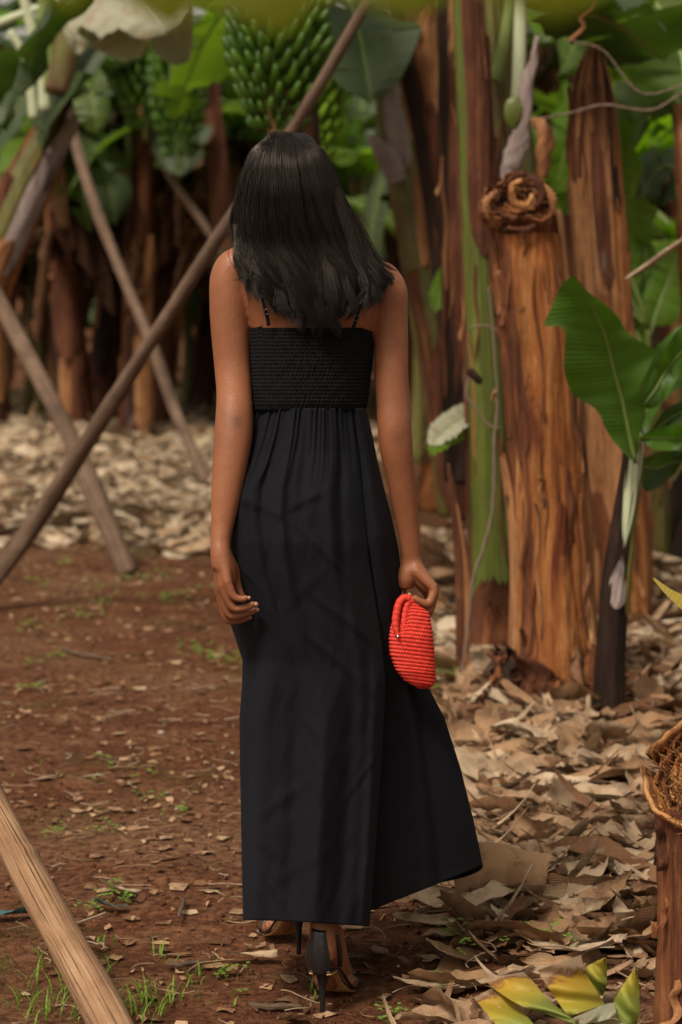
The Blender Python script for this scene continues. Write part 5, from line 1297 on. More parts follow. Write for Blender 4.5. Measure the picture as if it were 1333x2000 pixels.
limb([(812, 1110, .002, 18), (828, 1135, .002, 17), (836, 1150, .002, 12)], 16, 14, flat=1.1)
limb([(790, 1132, .016, 13), (784, 1152, .018, 11), (788, 1168, .010, 8.5), (800, 1170, -.004, 7.4)], 14, 22)     # thumb over the handle
# legs
def wp(x, y, z): return (x, y, z)
FT = []
def foot_frame(hx_px, hy_px, yaw):
    d = GD(hy_px); o = P(hx_px, hy_px, d); o[2] = 0.002
    f = np.array([math.sin(yaw), math.cos(yaw), 0]); s = np.array([math.cos(yaw), -math.sin(yaw), 0])
    return lambda fo, si, up: o + f * fo + s * si + np.array([0, 0, up])
FR = foot_frame(630, 1984, .20); FL = foot_frame(584, 1866, -.30)
hipR, hipL = Q(645, 1090), Q(553, 1090)
for Fm, hip, kn in ((FR, hipR, Q(655, 1450, .02)), (FL, hipL, Q(560, 1440, .24))):
    an = Fm(.035, 0, .185); ca = Fm(.03, 0, .42)
    limb([(*hip, .083), (*(hip * .5 + kn * .5), .068), (*kn, .050), (*(ca + (0, 0, .06)), .046), (*ca, .040), (*(an + (0, 0, .07)), .027), (*an, .027)], 20, 60, w=True)
    limb([(*Fm(.030, 0, .21), .026), (*Fm(.008, 0, .145), .030), (*Fm(.006, 0, .112), .027)], 18, 16, w=True)                       # heel
    limb([(*Fm(.035, 0, .19), .028), (*Fm(.062, 0, .140), .031), (*Fm(.100, 0, .078), .034), (*Fm(.135, 0, .040), .036)], 20, 30, w=True, flat=.75)   # instep
    limb([(*Fm(.02, 0, .125), .026), (*Fm(.06, 0, .095), .027), (*Fm(.11, 0, .045), .026), (*Fm(.14, 0, .026), .020)], 18, 24, w=True)
    for k, (si, rr, le) in enumerate(((-.030, .0115, .062), (-.012, .0095, .064), (.003, .009, .060), (.017, .0085, .054), (.029, .0080, .044))):
        sg = 1 if Fm is FR else -1
        limb([(*Fm(.115, sg * si * .95, .036), .015), (*Fm(.140, sg * si * 1.08, .022), .0135), (*Fm(.140 + le * .55, sg * si * 1.1, .019), rr), (*Fm(.140 + le, sg * si * 1.05, .012), rr * .8)], 12, 20, w=True)
# head with a face (turned away from the camera)
hc = Q(568, 368, .01)
def head():
    nu, nv = 60, 44; V = []
    for i in range(nv):
        e = math.pi * i / (nv - 1) - math.pi / 2
        for j in range(nu):
            a = 2 * math.pi * j / nu
            x, y, z = math.cos(e) * math.cos(a), math.cos(e) * math.sin(a), math.sin(e)
            w = .073 * (1 - .20 * max(0, -z) ** 1.4); dpt = .095 * (1 - .12 * max(0, -z)); 
            X, Y, Z = x * w, y * dpt, z * .113
            if y > 0:
                g_ = lambda cx_, cz_, s1, s2: math.exp(-((X - cx_) / s1) ** 2 - ((Z - cz_) / s2) ** 2)
                Y += .006 * (Z < .03)
                Y += .022 * g_(0, -.030, .010, .012) + .012 * g_(0, -.008, .007, .022)             # nose
                Y += .007 * g_(0, -.058, .022, .005) + .007 * g_(0, -.069, .019, .006)             # lips
                Y -= .009 * (g_(-.030, .004, .014, .009) + g_(.030, .004, .014, .009))             # eye hollows
                Y += .006 * (g_(-.030, .022, .020, .006) + g_(.030, .022, .020, .006)) + .008 * g_(0, -.098, .018, .014)
            V.append(hc + (X, Y + .005, Z))
    F = grid_f(nv, nu, cv=True)
    return np.array(V), F, np.zeros((len(V), 2))
BODY.append(head())
for s in (-1, 1):
    c = hc + (s * .074, -.002, -.010)
    BODY.append(tube([c + (0, -.004, .028), c + (s * .008, -.010, .015), c + (s * .009, -.010, -.008), c + (s * .002, .0, -.030)], [.006, .009, .008, .006], 10, 16, flat=.6))
def outward(p):
    V_, F_ = p[0], np.asarray(p[1]); a, b, c, d = (V_[F_[:, i]] for i in range(4)); o_ = V_.mean(0)
    vol = np.einsum('ij,ij->i', a - o_, np.cross(b - o_, c - o_)).sum() + np.einsum('ij,ij->i', a - o_, np.cross(c - o_, d - o_)).sum()
    return (p[0], F_ if vol > 0 else F_[:, [0, 3, 2, 1]] if False else flipq(F_), p[2])
def flipq(F_):
    G = F_.copy(); tri = F_[:, 2] == F_[:, 3]
    G[~tri] = F_[~tri][:, ::-1]; G[tri] = F_[tri][:, [1, 0, 2, 3]]
    return G
V, F, uv = join([outward(p) for p in BODY])
q_, t_ = clean_quads(F)
tmp = obj('tmp_body', V, q_, None, None, extra=t_, org=(0, 0, 0))
rm = tmp.modifiers.new('r', 'REMESH'); rm.mode = 'VOXEL'; rm.voxel_size = .0030
sm = tmp.modifiers.new('s', 'SMOOTH'); sm.factor = .5; sm.iterations = 4
bpy.context.view_layer.update()
dg = bpy.context.evaluated_depsgraph_get()
bm_ = bpy.data.meshes.new_from_object(tmp.evaluated_get(dg), depsgraph=dg)
bpy.data.objects.remove(tmp)
n = len(bm_.vertices); co = np.zeros(n * 3, np.float32); bm_.vertices.foreach_get('co', co); co = co.reshape(-1, 3)
# extra smoothing of shoulders and back only (keeps the hands crisp)
ed = np.zeros(len(bm_.edges) * 2, np.int32); bm_.edges.foreach_get('vertices', ed); ed = ed.reshape(-1, 2)
deg = np.bincount(ed.ravel(), minlength=n)[:, None].astype(float)
zz = co[:, 2]; wgt = (np.clip((zz - .875) / .05, 0, 1) * np.clip((1.60 - zz) / .02 + 1, 0, 1))[:, None]
for it in range(14):
    s = np.zeros((n, 3)); 
    for k in range(3):
        s[:, k] = np.bincount(ed[:, 0], co[ed[:, 1], k], n) + np.bincount(ed[:, 1], co[ed[:, 0], k], n)
    co = co + (s / np.maximum(deg, 1) - co) * .6 * wgt
wgt = (np.exp(-((co[:, 2] - .925) / .022) ** 2) * (co[:, 0] < -.20) + np.exp(-((co[:, 2] - .895) / .018) ** 2) * (co[:, 0] > .10))[:, None]
for it in range(24):
    s = np.zeros((n, 3))
    for k in range(3):
        s[:, k] = np.bincount(ed[:, 0], co[ed[:, 1], k], n) + np.bincount(ed[:, 1], co[ed[:, 0], k], n)
    co = co + (s / np.maximum(deg, 1) - co) * .6 * wgt
co = co.astype(np.float32) - np.array(base_of(person), np.float32)
bm_.vertices.foreach_set('co', co.ravel()); bm_.polygons.foreach_set('use_smooth', np.ones(len(bm_.polygons), bool)); bm_.update()
dk = np.zeros(n)
wco = co + np.array(base_of(person), np.float32)
for x_, y_, dd_, rr_ in [(463, 824, -.08, 15), (777, 856, -.07, 15)] + [(f[1][0], f[1][1], f[1][2], 7) for f in HL + HR] + [(f[2][0], f[2][1], f[2][2], 6) for f in HL + HR]:
    c_ = Q(x_, y_, dd_); dk = np.maximum(dk, np.exp(-(((wco - c_) ** 2).sum(1)) / pr(rr_) ** 2) * (1.0 if rr_ > 10 else .6))
at_ = bm_.attributes.new('tint', 'FLOAT', 'POINT'); at_.data.foreach_set('value', dk.astype(np.float32))
bm_.materials.clear(); bm_.materials.append(M['skin'])
body = bpy.data.objects.new('body', bm_); COL.objects.link(body); body.parent = person
print('body faces', len(bm_.polygons))
# nails
def nail(x, y, dy, dx, dz, r=4.6):
    c = Q(x, y, dy)
    V, F, uv = tube([c, c + np.array([dx, 0, dz]) * pr(8)], [pr(r), pr(r * .8)], 8, 6, flat=.5)
    tobj('fingernail', (V, F, uv), M['nail'], body)
nail(499, 1182, -.019 + LH, .5, .5); nail(501, 1193, .0 + LH, .5, .5); nail(485, 1169, -.029 + LH, .5, .4, 3.6); nail(487, 1208, .018 + LH, .5, .4, 3.6)
nail(799, 1163, -.013, .5, .3, 5)
# eyes and brows on the far side of the head
for s in (-1, 1):
    c = hc + (s * .030, .083, .004)
    V, F, uv = tube([c + (0, -.008, 0), c + (0, -.002, 0), c + (0, .003, 0), c + (0, .0045, 0)], [.011, .011, .007, .002], 14, 8, ref=(0, 0, 1.0))
    tobj('eye', (V, F, uv), M['nail'], body)
    tobj('eyebrow', tube([c + (-.018, .012, .016), c + (0, .016, .021), c + (.018, .012, .016)], [.001, .0028, .001], 6, 12), M['hair_core'], body)

# ---- dress
ROW = np.array([  # py, left px, right px
    (640, 488, 730), (680, 488, 728), (720, 489, 725), (760, 490, 720), (797, 490, 716), (850, 474, 728), (900, 452, 738), (950, 424, 750), (1000, 413, 763), (1060, 414, 777), (1120, 420, 785), (1180, 436, 792),
    (1240, 458, 800), (1290, 474, 815), (1340, 473, 836), (1400, 468, 868), (1500, 469, 900), (1600, 471, 925), (1700, 473, 946), (1800, 475, 966)], float)
xLf = lambda y: np.interp(y, ROW[:, 0], ROW[:, 1]); xRf = lambda y: np.interp(y, ROW[:, 0], ROW[:, 2])
FE = np.array([(797, 690), (900, 704), (1000, 712), (1100, 722), (1240, 744), (1330, 754), (1450, 748), (1560, 741), (1700, 731), (1812, 722)], float)
def lin(y, pts): p = np.array(pts, float); return np.interp(y, p[:, 0], p[:, 1])
NA, NT_, NB, NF, NV = 190, 8, 70, 60, 230
def gsm(x, c, w): return np.exp(-((x - c) / w) ** 2)
vv = np.linspace(0, 1, NV)
rowsV = []
for iv, v in enumerate(vv):
    cols = []
    # hem differs along the loop
    def yy(hem): return 797 + (hem - 797) * v
    k_of = lambda y: np.clip((y - 1040) / 380, 0, 1) ** 1.2
    # back panel
    a = np.linspace(0, 1, NA)
    hem = 1797 + 12 * np.clip(a * 1.05, 0, 1) ** 1.5
    y = yy(hem); k = k_of(y)
    xl = xLf(y); xf = np.interp(y, FE[:, 0], FE[:, 1])
    x = xl + (xf - xl) * a
    Dn = lin(y, [(797, .0925), (880, .105), (970, .135), (1060, .148), (1150, .138), (1300, .122), (1500, .125), (1810, .135)])
    phi = -.5 * np.pi + np.pi * (.0 + a * (.86 + .02 * k))
    dyA = -Dn * np.cos(phi * .98) ** .8 if False else -Dn * np.maximum(np.cos(phi), 0.0) ** .75
    # gathers at the seam, soft long folds below
    g1 = np.clip((960 - y) / 165, 0, 1)
    fold = (.0026 + .0016 * np.sin(a * 31)) * g1 ** 1.3 * np.sin(a * 2 * np.pi * 23 + 2.2 * np.sin(a * 17)) + .0035 * g1 ** .7 * np.sin(a * 2 * np.pi * 9 + 2 + 2.5 * np.sin(a * 7))
    lf = np.clip((y - 830) / 200, 0, 1)
    for (c0, c1, w, am, s0, s1) in ((.30, .40, .035, -.016, 797, 1330), (.43, .47, .030, .013, 797, 1300), (.56, .60, .030, -.009, 797, 1050), (.15, .21, .04, .010, 820, 1250), (.76, .86, .035, .010, 880, 1500), (.88, .78, .03, -.010, 797, 1300),
                                   (.20, .10, .05, .013, 1200, 1900), (.42, .36, .06, -.015, 1250, 1900), (.60, .56, .045, .012, 1330, 1900), (.78, .74, .05, -.013, 1300, 1900), (.93, .95, .03, .014, 1250, 1900)):
        cc_ = c0 + (c1 - c0) * np.clip((y - s0) / (s1 - s0), 0, 1)
        amp_ = am * np.clip((y - s0) / 140, 0, 1) * np.clip((s1 - y) / 160, 0, 1)
        fold = fold + 1.35 * amp_ * gsm(a, cc_, w * (1 + .4 * lf))
    # slanting creases where the cloth catches at hip and knee
    for (cx_, cy_, dx_, dy_, w, am) in ((.28, 985, .35, 18, 9, .008), (.62, 975, .3, -22, 9, .008), (.45, 1010, .22, 22, 8, .006), (.72, 1080, .2, 34, 10, .007), (.80, 1215, .30, 40, 12, .010), (.68, 1290, .34, 46, 13, .012), (.90, 1380, .2, 44, 11, .010),
                                     (.12, 1250, .22, -40, 11, .008), (.50, 1420, .3, 50, 14, .009), (.30, 1560, .35, -34, 14, .008), (.10, 1640, .3, 24, 12, .007), (.62, 1560, .3, 44, 12, .006), (.45, 1690, .4, -30, 14, .007), (.22, 1730, .25, 40, 12, .006), (.15, 1100, .2, 40, 10, .007), (.90, 1500, .2, -40, 10, .008), (.55, 1150, .25, -30, 12, .006)):
        u_ = (a - cx_) / dx_; yc = cy_ + dy_ * u_ * 2
        fold = fold + .30 * am * np.exp(-u_ ** 2 * 2) * (gsm(y, yc, w) - .6 * gsm(y, yc + w * 1.8, w * 1.2))
    fold = fold + (.0045 * vnoise(a * 7, y / 90, 1, 3) + .0016 * vnoise(a * 26, y / 26, 1, 8) + .0008 * vnoise(a * 60, y / 14, 1, 4)) * lf
    dyA = dyA - fold
    cols.append((x, y, dyA))
    # tuck under the fold edge
    s = np.linspace(0, 1, NT_ + 2)[1:-1]
    yE, xE, dE, kE = y[-1], x[-1], dyA[-1], k[-1]
    hemT = 1809 - 24 * s
    yT = yy(hemT); kT = k_of(yT)
    cols.append((xE - 20 * kT * np.sin(s * np.pi * .5), yT, dE + .055 * kT * s + .004 * s))
    # flaring side panel, farther from the camera
    b = np.linspace(0, 1, NB)
    hemB = 1788 - 98 * b ** .92
    yB = yy(hemB); kB = k_of(yB)
    x0 = np.interp(yB, FE[:, 0], FE[:, 1]) - 20 * kB; xr = xRf(yB * (1 - v * 0) + 0)
    xr = np.where(v > .5, xr + (946 - np.interp(1690.0, ROW[:, 0], ROW[:, 2])) * 0, xr)
    xB = x0 + (xr - x0) * b
    d0 = dE + .055 * kB + .004; d1 = lin(yB, [(797, .0), (1000, .0), (1300, .05), (1700, .14)])
    dyB = d0 + (d1 - d0) * b - .045 * np.sin(b * np.pi) * (1 - .5 * kB)
    fb = .010 * kB * np.sin(b * 7.5 + .8) + .008 * kB * gsm(b, .45 + .1 * kB, .07) - .012 * kB * gsm(b, .62, .06) + .0035 * g1[-1] * np.sin(b * 2 * np.pi * 6) + .003 * vnoise(b * 4, yB / 80, 1, 9)
    cols.append((xB, yB, dyB - fb))
    # front
    c = np.linspace(0, 1, NF + 2)[1:-1]
    yF = yy(1690 + 107 * c ** .9)
    xr_, xl_ = cols[2][0][-1], x[0]
    Df = lin(yF, [(797, .09), (1000, .13), (1300, .22), (1700, .34)])
    xF = xr_ + (xl_ - xr_) * (.5 - .5 * np.cos(c * np.pi))
    cols.append((xF, yF, cols[2][2][-1] * (1 - c) + dyA[0] * c + Df * np.sin(c * np.pi) ** .8 + .012 * np.sin(c * 40) * np.clip(v, 0, 1)))
    X = np.concatenate([q[0] for q in cols]); Y = np.concatenate([q[1] for q in cols]); D = np.concatenate([q[2] for q in cols])
    dd = DP + D
    rowsV.append(np.stack([(X - CX) / FPX * dd, dd, CAM_H - (Y - HOR) / FPX * dd], 1))
NU = NA + NT_ + NB + NF
V = np.concatenate(rowsV)
UU = np.tile(np.linspace(0, 1.2, NU), NV); VVv = np.repeat(vv * 1.0, NU)
dress = obj('dress', V, grid_f(NV, NU, cv=True), M['cloth'], person, np.stack([UU, VVv], 1))
sol = dress.modifiers.new('cloth thickness', 'SOLIDIFY'); sol.thickness = .0012; sol.offset = -1
# shirred bodice
NR, NC = 200, 520
y = np.linspace(640, 800, NR); a = np.linspace(0, 2 * np.pi, NC, endpoint=False)
A, Yg = np.meshgrid(a, y)
topy = lambda s_: -9 * gsm(s_, -.72, .10) + 7 * gsm(s_, .02, .35) - 4 * gsm(s_, .70, .12) + 16 * np.clip(s_ - .75, 0, 1) ** 1 * 2
sgn = -np.cos(A)          # -1 left .. 1 right
Yd = Yg + topy(sgn) * np.clip((700 - Yg) / 60, 0, 1) * (np.sin(A) < 0.6)
hw = (xRf(Yg) - xLf(Yg)) / 2 ; cxm = (xRf(Yg) + xLf(Yg)) / 2
rowc = (Yg - 640) / 160 * 22
ridge = np.abs(np.sin(np.pi * rowc)) ** .6
rid = np.floor(rowc)
puck = np.sin(A * 95 + 2.2 * np.sin(rid * 2.3) + .9 * np.sin(A * 23 + rid)) * .6 + .4 * np.sin(A * 151 + rid * 1.9)
disp_ = .0022 * ridge + .0017 * puck * (.35 + .65 * ridge) + .0012 * vnoise(A * 12, Yg / 9, 1, 5)
edge = np.clip((646 - Yg) / 6, 0, 1); disp_ = disp_ * (1 - edge) + edge * (.002 + .0018 * np.sin(A * 120))
hd = np.interp(Yg, [640, 700, 785, 800], [.104, .098, .0915, .086]); disp_ = disp_ * np.clip((800 - Yg) / 8, 0, 1)
X = cxm + -np.cos(A) * (hw - 1.5) + (-np.cos(A)) * disp_ * 960
dyb = np.sin(A - np.pi) * (hd + disp_) * 1.0
dyb = -np.sin(A) * (hd + disp_)
dd = DP + dyb
V = np.stack([(X - CX) / FPX * dd, dd, CAM_H - (Yd - HOR) / FPX * dd], -1).reshape(-1, 3)
bod = obj('bodice', V, grid_f(NR, NC, cv=True)[:, ::-1], M['shirr'], dress, np.stack([A * .1, Yg / 960], -1).reshape(-1, 2))
bs = bod.modifiers.new('cloth thickness', 'SOLIDIFY'); bs.thickness = .001; bs.offset = -1
# straps lie on the back: each with a slider ring
for pts, rg_ in (([(525, 636), (523, 622), (519, 606), (512, 580), (505, 555), (508, 520), (520, 492)], (521.5, 609)), ([(690, 640), (694, 630), (699, 612), (706, 588), (712, 560), (712, 530), (700, 506)], (697, 622))):
    dys = [-.100, -.103, -.106, -.112, -.112, -.092, -.06]
    C_ = [Q(p[0], p[1], dd_) for p, dd_ in zip(pts, dys)]
    tobj('strap', tube(C_, [pr(3.6)] * len(C_), 8, 40, flat=.35), M['shirr'], dress)
    c = Q(*rg_, -.1085); aa = np.linspace(0, 2 * np.pi, 20)
    tobj('strap_ring', tube([c + (math.cos(t) * pr(4.8), 0, math.sin(t) * pr(4.8)) for t in aa], [pr(1.3)] * 20, 6, 40, caps=False), M['leather'], dress)

# ---- sandals
def sandal(Fm, sg, strapside):
    sd = None
    def arc(f0, up, rx, ry, a0, a1, k=24):
        a = np.linspace(a0, a1, k); return [Fm(f0 + ry * math.cos(t), rx * math.sin(t), up) for t in a]
    # heel counter: a cupped leather shell
    K, R_ = 36, 14; V = []
    for i in range(R_):
        t = i / (R_ - 1); up = .086 + .088 * t
        rx = float(np.interp(t, [0, .3, .6, 1], [.025, .0335, .029, .0215])) ; ry = .032 * (.8 + .3 * math.sin(math.pi * (.2 + .6 * t)))
        wide = math.pi * (.60 - .30 * t ** 1.3); nar = .75 - .35 * t
        for a in (np.linspace(math.pi - nar, math.pi + wide, K) if strapside > 0 else np.linspace(math.pi - wide, math.pi + nar, K)):
            w_ = 1 + .02 * math.sin(a * 9)
            V.append(Fm(.008 + ry * math.cos(a) * w_ + .006 * t, rx * math.sin(a) * w_, up))
    sd = obj('sandal', np.array(V), grid_f(R_, K), M['leather'], person, np.zeros((R_ * K, 2)))
    so = sd.modifiers.new('leather thickness', 'SOLIDIFY'); so.thickness = .003; so.offset = 1
    # sole: arched board from heel seat to toes
    prof = [(-.022, .088, .022), (.0, .086, .027), (.025, .082, .026), (.055, .066, .022), (.085, .040, .024), (.110, .018, .034), (.140, .007, .040), (.170, .006, .038), (.192, .007, .030), (.208, .010, .014)]
    q = resample(np.array(prof), 40); V = []
    for fo, up, w in q:
        for s_ in np.linspace(-1, 1, 9): V.append(Fm(fo, s_ * w, up + .002 * s_ * s_))
    for nm, off_, mt in (('sole', -.003, 'sole'), ('insole', .0015, 'leather')):
        o = obj(nm, np.array(V) + (0, 0, off_), grid_f(40, 9), M[mt], sd, np.zeros((360, 2)))
        o.modifiers.new('t', 'SOLIDIFY').thickness = .0028
    tobj('heel', tube([Fm(.012, 0, .092), Fm(.008, 0, .078), Fm(.003, 0, .055), Fm(.001, 0, .025), Fm(0, 0, .001)], [.021, .0150, .0080, .0055, .0052], 18, 30, flat=[1.0, .9, .8, .9, 1]), M['leather'], sd)
    # straps
    st = [Fm(.034 + .034 * math.cos(t), .032 * math.sin(t), .176 - .010 * math.cos(t)) for t in np.linspace(0, 2 * np.pi, 30)]
    tobj('ankle_strap', tube(st, [.0052] * 30, 8, 60, flat=.45, caps=False, ref=(0, 0, 1)), M['leather'], sd)
    b = Fm(.030, strapside * .034, .176)
    tobj('buckle', tube([b + (math.cos(t) * .005, -.002, math.sin(t) * .006) for t in np.linspace(0, 2 * np.pi, 14)], [.0011] * 14, 6, 28, caps=False), M['metal'], sd)
    tobj('side_strap', tube([Fm(.000, strapside * .028, .165), Fm(.004, strapside * .033, .14), Fm(.012, strapside * .034, .115), Fm(.030, strapside * .030, .090)], [.005] * 4, 8, 30, flat=.5), M['leather'], sd)
    tobj('side_strap', tube([Fm(.030, strapside * .029, .086), Fm(.070, strapside * .030, .060), Fm(.105, strapside * .038, .028), Fm(.140, strapside * .043, .012)], [.003] * 4, 8, 30, flat=.6), M['leather'], sd)
    ts = [Fm(.150, math.sin(t) * .043, .010 + .030 * max(0, math.cos(t)) ** .8) for t in np.linspace(-math.pi / 2, math.pi / 2, 24)]
    tobj('toe_strap', tube(ts, [.0065] * 24, 8, 48, flat=.35, caps=False), M['leather'], sd)
    return sd
sandal(FR, 1, 1); sandal(FL, -1, -1)

# ---- hair
rg = np.random.default_rng(77)
HT = np.array([ # py, left px, right px
    (257, 545, 592), (266, 515, 612), (280, 499, 625), (300, 487, 637), (325, 477, 650), (350, 469, 661), (380, 462, 672), (410, 458, 682), (440, 456, 692), (470, 457, 704), (500, 466, 722), (530, 478, 738), (560, 490, 738), (590, 506, 724), (615, 530, 700), (640, 560, 668)], float)
hL = lambda y: np.interp(y, HT[:, 0], HT[:, 1]); hR = lambda y: np.interp(y, HT[:, 0], HT[:, 2])
def hback(y): return lin(y, [(255, .01), (265, -.035), (285, -.068), (320, -.092), (370, -.108), (430, -.108), (480, -.106), (530, -.118), (580, -.128), (640, -.135)])
def hmid(y): return lin(y, [(255, .01), (400, .01), (470, .0), (540, -.055), (640, -.085)])
def henv(y, ph, lay=1.0):
    l, r_ = hL(y), hR(y); c = (l + r_) / 2; w = (r_ - l) / 2 * lay
    b = (hmid(y) - hback(y)) * lay
    return c + w * np.sin(ph), hmid(y) - b * np.cos(ph)
# inner volume so nothing shows through
V = []
yr = np.linspace(259, 622, 50); pa = np.linspace(0, 2 * np.pi, 48, endpoint=False)
for y in yr:
    for ph in pa:
        l, r_ = hL(y), hR(y); w = (r_ - l) / 2 * .90 * (1 if y < 560 else 1 - .25 * (y - 560) / 62)
        front = .085 if y < 330 else (.055 if y < 470 else .02)
        fb = lin(y, [(259, .0), (290, .06), (340, .085), (400, .02), (470, .0), (560, -.02), (622, -.03)])
        x = (l + r_) / 2 + w * np.sin(ph)
        d = hmid(y) - (hmid(y) - hback(y)) * .88 * np.cos(ph) if np.cos(ph) > 0 else hmid(y) - fb * np.cos(ph)
        V.append(Q(x, y, d))
hair = obj('hair', np.array(V), grid_f(50, 48, cv=True), M['hair_core'], person, np.zeros((2400, 2)))
def strands(paths, r0, r1, name, mat, nseg=3):
    """paths: K x n x 3"""
    P_ = np.asarray(paths); K, n_, _ = P_.shape
    T = np.gradient(P_, axis=1); T /= np.linalg.norm(T, axis=2)[..., None] + 1e-9
    ref = np.array([.2, 1.0, .1]); N = np.cross(T, ref); N /= np.linalg.norm(N, axis=2)[..., None] + 1e-9; B = np.cross(T, N)
    rr = (np.linspace(1, 0, n_)[None] ** .5 * (r0 - r1) + r1) * rg.uniform(.6, 1.3, (K, 1))
    vs = []
    for k in range(nseg):
        a = 2 * np.pi * k / nseg; vs.append(P_ + N * (rr * math.cos(a))[..., None] + B * (rr * math.sin(a))[..., None])
    V = np.stack(vs, 2).reshape(-1, 3)
    base = (np.arange(K) * n_ * nseg)[:, None, None]
    i = np.arange(n_ - 1)[None, :, None]; j = np.arange(nseg)[None, None, :]; j2 = (j + 1) % nseg
    a = base + i * nseg + j; b = base + i * nseg + j2; c = base + (i + 1) * nseg + j2; d = base + (i + 1) * nseg + j
    F = np.stack([a, b, c, d], -1).reshape(-1, 4)
    uv = np.stack([np.repeat(rg.uniform(0, 1, K), n_ * nseg), np.tile(np.repeat(np.linspace(0, 1, n_), nseg), K)], 1)
    o = obj(name, V, F, M[mat], hair, uv); o['kind'] = 'stuff'; return o
K, n_ = 8200, 26
NCL = 110
cl_ph = np.sort(rg.uniform(-1.75, 1.75, NCL)); cl_lay = rg.uniform(.9, 1.0, NCL); cl_end = rg.uniform(-42, 12, NCL); cl_f = rg.uniform(5, 9, NCL); cl_p = rg.uniform(0, 6.3, NCL); cl_a = rg.uniform(.5, 1.5, NCL)
ci = rg.integers(0, NCL, K)
ph0 = rg.uniform(-1.85, 1.85, K); 
lay = rg.uniform(.86, 1.0, K) ** .7
t = np.linspace(0, 1, n_)
paths = np.zeros((K, n_, 3))
for i in range(K):
    c = ci[i] if rg.uniform() < .8 else int(np.argmin(np.abs(cl_ph - ph0[i])))
    c = int(np.argmin(np.abs(cl_ph - ph0[i] - rg.normal(0, .03))))
    mixc = np.clip((t - .2) * 1.1, 0, .70) * rg.uniform(.2, 1.1)
    ph = ph0[i] * (1 - mixc) + cl_ph[c] * mixc
    xe = (np.sin(cl_ph[c]))
    endy = np.interp(xe, [-1, -.85, -.6, -.3, 0.0, .25, .5, .75, .9, 1.0], [556, 590, 612, 632, 642, 640, 630, 616, 594, 560]) + cl_end[c] * .6 + rg.normal(0, 6)
    y0 = 256 + abs(rg.normal(0, 4)) + 16 * (abs(ph0[i]) / 1.8) ** 2
    y = y0 + (endy - y0) * t ** 1.12
    L_ = lay[i] * (1 - t) + t * (lay[i] * .5 + cl_lay[c] * .5)
    x, d = henv(y, ph, L_)
    # start at the parting
    k = np.clip(1 - t / .10, 0, 1) ** 1.5
    x = x * (1 - k) + (548 + 10 * np.sin(ph0[i]) + rg.normal(0, 6)) * k; d = d * (1 - k) + (.0 - .03 * np.cos(ph0[i])) * k
    wv = np.clip((t - .32) / .68, 0, 1) ** 1.4
    x = x + wv * cl_a[c] * 12.0 * np.sin(cl_f[c] * t * 2.2 + cl_p[c]) + np.clip((t - .74) / .26, 0, 1) ** 2 * (13 * np.sign(math.sin(cl_p[c])) + 6) * cl_a[c] + (t * 1.5 + .5) * rg.normal(0, 1.0) + (.6 + 2.2 * t) * np.sin(t * 11 + rg.uniform(0, 6)) + 4.0 * t * np.sin(t * 6.5 + ph * 2.1)
    d = d - wv * cl_a[c] * .010 * np.cos(cl_f[c] * t * 2.2 + cl_p[c]) - .005 * math.sin(cl_p[c] * 3) * (1 - k) - .006 * t * np.sin(ph * 9 + t * 4) - .004 * rg.uniform() * (1 - k)
    dd = DP + d
    paths[i] = np.stack([(x - CX) / FPX * dd, dd, CAM_H - (y - HOR) / FPX * dd], 1)
strands(paths, .00055, .00028, 'hair_strands', 'hair')
# wisps blown to both sides and flyaways
W_ = []
def wisps(n, A_, B_, C_, E_, sp):
    for i in range(n):
        o = rg.normal(0, 1); o2 = rg.normal(0, 1); l = rg.uniform(.6, 1.05)
        pts = np.array([(A_[0] + o * sp[0], A_[1] + o2 * 3, A_[2]), (B_[0] + o * sp[1], B_[1] + o2 * sp[1] * .5, B_[2]), (C_[0] + o * sp[2] * .5, C_[1] + o2 * sp[2], C_[2] + .01 * o), (E_[0] + o * sp[3], E_[1] + o2 * sp[3], E_[2] + .015 * o)])
        q = resample(pts, 40)[:max(8, int(40 * l))]; q = resample(q, n_)
        q[:, 0] += 1.2 * np.sin(np.linspace(0, 9, n_) + o2 * 3); dd = DP + q[:, 2]
        W_.append(np.stack([(q[:, 0] - CX) / FPX * dd, dd, CAM_H - (q[:, 1] - HOR) / FPX * dd], 1))
wisps(230, (655, 370, -.03), (702, 455, -.05), (738, 512, -.07), (770, 536, -.075), (3, 5, 7, 8))
wisps(170, (655, 370, -.04), (706, 480, -.07), (742, 535, -.09), (752, 556, -.09), (4, 6, 7, 9))
wisps(90, (655, 370, -.05), (700, 500, -.09), (722, 560, -.11), (712, 592, -.12), (4, 6, 8, 9))
wisps(60, (462, 440, -.03), (466, 500, -.06), (482, 545, -.09), (492, 585, -.10), (4, 5, 8, 9))
wisps(10, (470, 480, -.07), (490, 520, -.09), (485, 542, -.095), (452, 547, -.09), (2, 3, 2, 3))
wisps(30, (640, 350, -.04), (672, 420, -.04), (706, 470, -.05), (742, 505, -.06), (4, 5, 6, 10))
wisps(26, (480, 330, -.02), (458, 400, -.02), (450, 450, -.03), (462, 500, -.05), (4, 3, 3, 6))
strands(W_, .00060, .00030, 'loose_strands', 'hair')

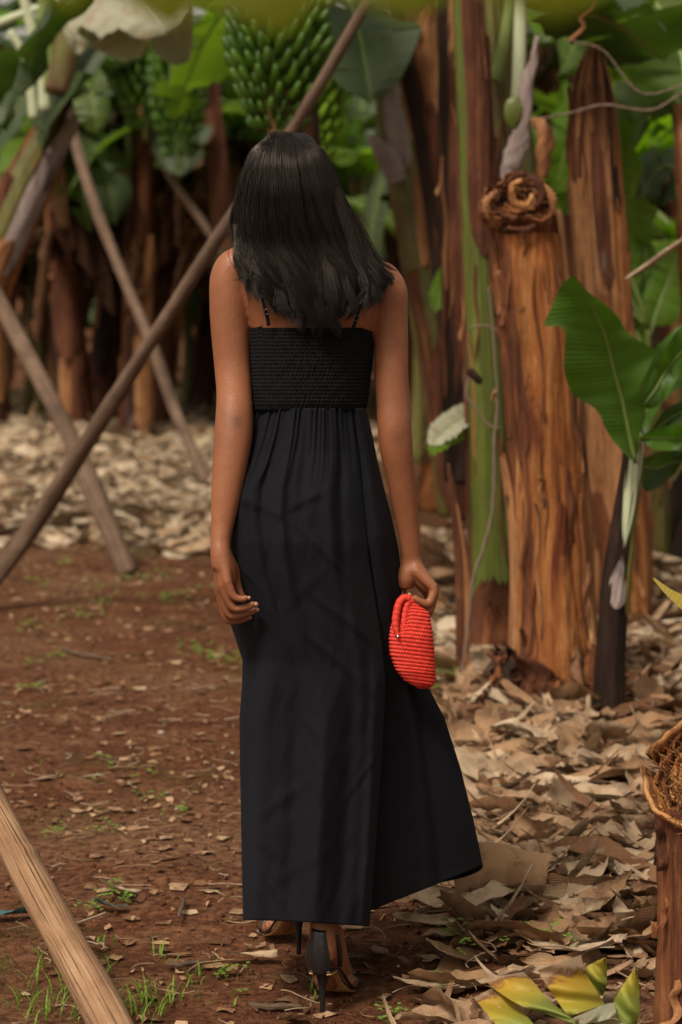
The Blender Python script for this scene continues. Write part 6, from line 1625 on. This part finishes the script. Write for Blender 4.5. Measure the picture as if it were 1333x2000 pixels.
# ------------------------------------------------------------------ the red bag
bag = empty('handbag', Q(810, 1345, -.01), 'small bright red crochet raffia pouch bag hanging from the woman\'s hand', 'handbag')
NRb, NCb = 170, 300
v = np.linspace(0, 1, NRb); a = np.linspace(0, 2 * np.pi, NCb, endpoint=False)
Ag, Vg_ = np.meshgrid(a, v)
yb = np.interp(v, [0, .04, .12, .3, .5, .7, .85, 1], [1347, 1340, 1326, 1298, 1262, 1226, 1200, 1178])
lx = np.interp(yb, [1178, 1200, 1225, 1245, 1280, 1310, 1330, 1340, 1347], [782, 768, 760, 759, 762, 774, 790, 806, 822])
rx = np.interp(yb, [1178, 1200, 1225, 1245, 1280, 1310, 1330, 1340, 1347], [815, 838, 843, 845, 848, 850, 850, 848, 838])
hw = ((rx - lx) / 2)[:, None]; cxb = ((rx + lx) / 2)[:, None]
hdp = np.interp(v, [0, .05, .2, .6, .85, 1], [.008, .018, .026, .028, .018, .010])[:, None]
rowq = Vg_ * 23 + .7 * np.cos(Ag); colq = Ag / (2 * np.pi) * 46
rr_ = rowq % 1; par = (np.floor(rowq) % 2)
vst = np.abs(((colq + .5 * par + .35 * (rr_ - .5) * 2) % 1) - .5) * 2
st_ = np.sin(np.pi * rr_) ** .5 * (.10 + .90 * np.clip(vst, 0, 1) ** .7)
dsp = .0046 * st_ + .0010 * vnoise(Ag * 7, Vg_ * 13, 1.0, 2) + .0007 * np.sin(colq * 17 + rowq * 13)
ex = 2.6; ca, sa = np.cos(Ag), np.sin(Ag); k = (np.abs(ca) ** ex + np.abs(sa) ** ex) ** (-1 / ex)
X = cxb - 3 * np.sign(ca) * 0 + ca * k * (hw - 2.5) + ca * dsp * 960
slope = (X - 806) * .16 * np.clip(1 - v, 0, 1)[:, None]      # bottom rises on the side by the dress
lean = -22 * gsm(ca, .55, .5) * (v[:, None] ** 3) * 0
dip = 30 * gsm(ca, -.55, .33) * np.clip((v[:, None] - .55) / .45, 0, 1) ** 1.5
Yb = yb[:, None] + dip - 2
Db = -.020 + sa * k * hdp + sa * dsp - .004
dd = DP + Db
V = np.stack([(X - CX) / FPX * dd, dd, CAM_H - (Yb - HOR) / FPX * dd], -1).reshape(-1, 3)
obj('pouch', V, grid_f(NRb, NCb, cv=True), M['raffia'], bag, np.stack([Ag * .1, Vg_ * .2], -1).reshape(-1, 2))
for pts, dy in (([(778, 1243), (773, 1222), (775, 1196), (781, 1176), (790, 1168), (799, 1170), (806, 1180)], -.052), ([(783, 1243), (789, 1224), (791, 1198), (797, 1178), (808, 1172), (820, 1180)], -.045)):
    C_ = [Q(x_, y_, dy + .004 * i) for i, (x_, y_) in enumerate(pts)]
    rr0 = pr(7.4)
    tobj('frame_handle', tube(C_, [rr0 * .55, rr0 * .95, rr0, rr0, rr0, rr0, rr0 * .9][:len(C_)], 14, 110, disp=lambda U, T: .0006 * np.sin(T * 190 + U * 6) + .0004 * np.sin(T * 61)), M['raffia'], bag)
c = Q(777.5, 1243, -.058)
tobj('clasp_ball', tube([c + (0, 0, -.0034), c + (0, 0, -.0024), c, c + (0, 0, .0024), c + (0, 0, .0034)], [.0008, .0026, .0036, .0026, .0008], 14, 12), M['metal'], bag)
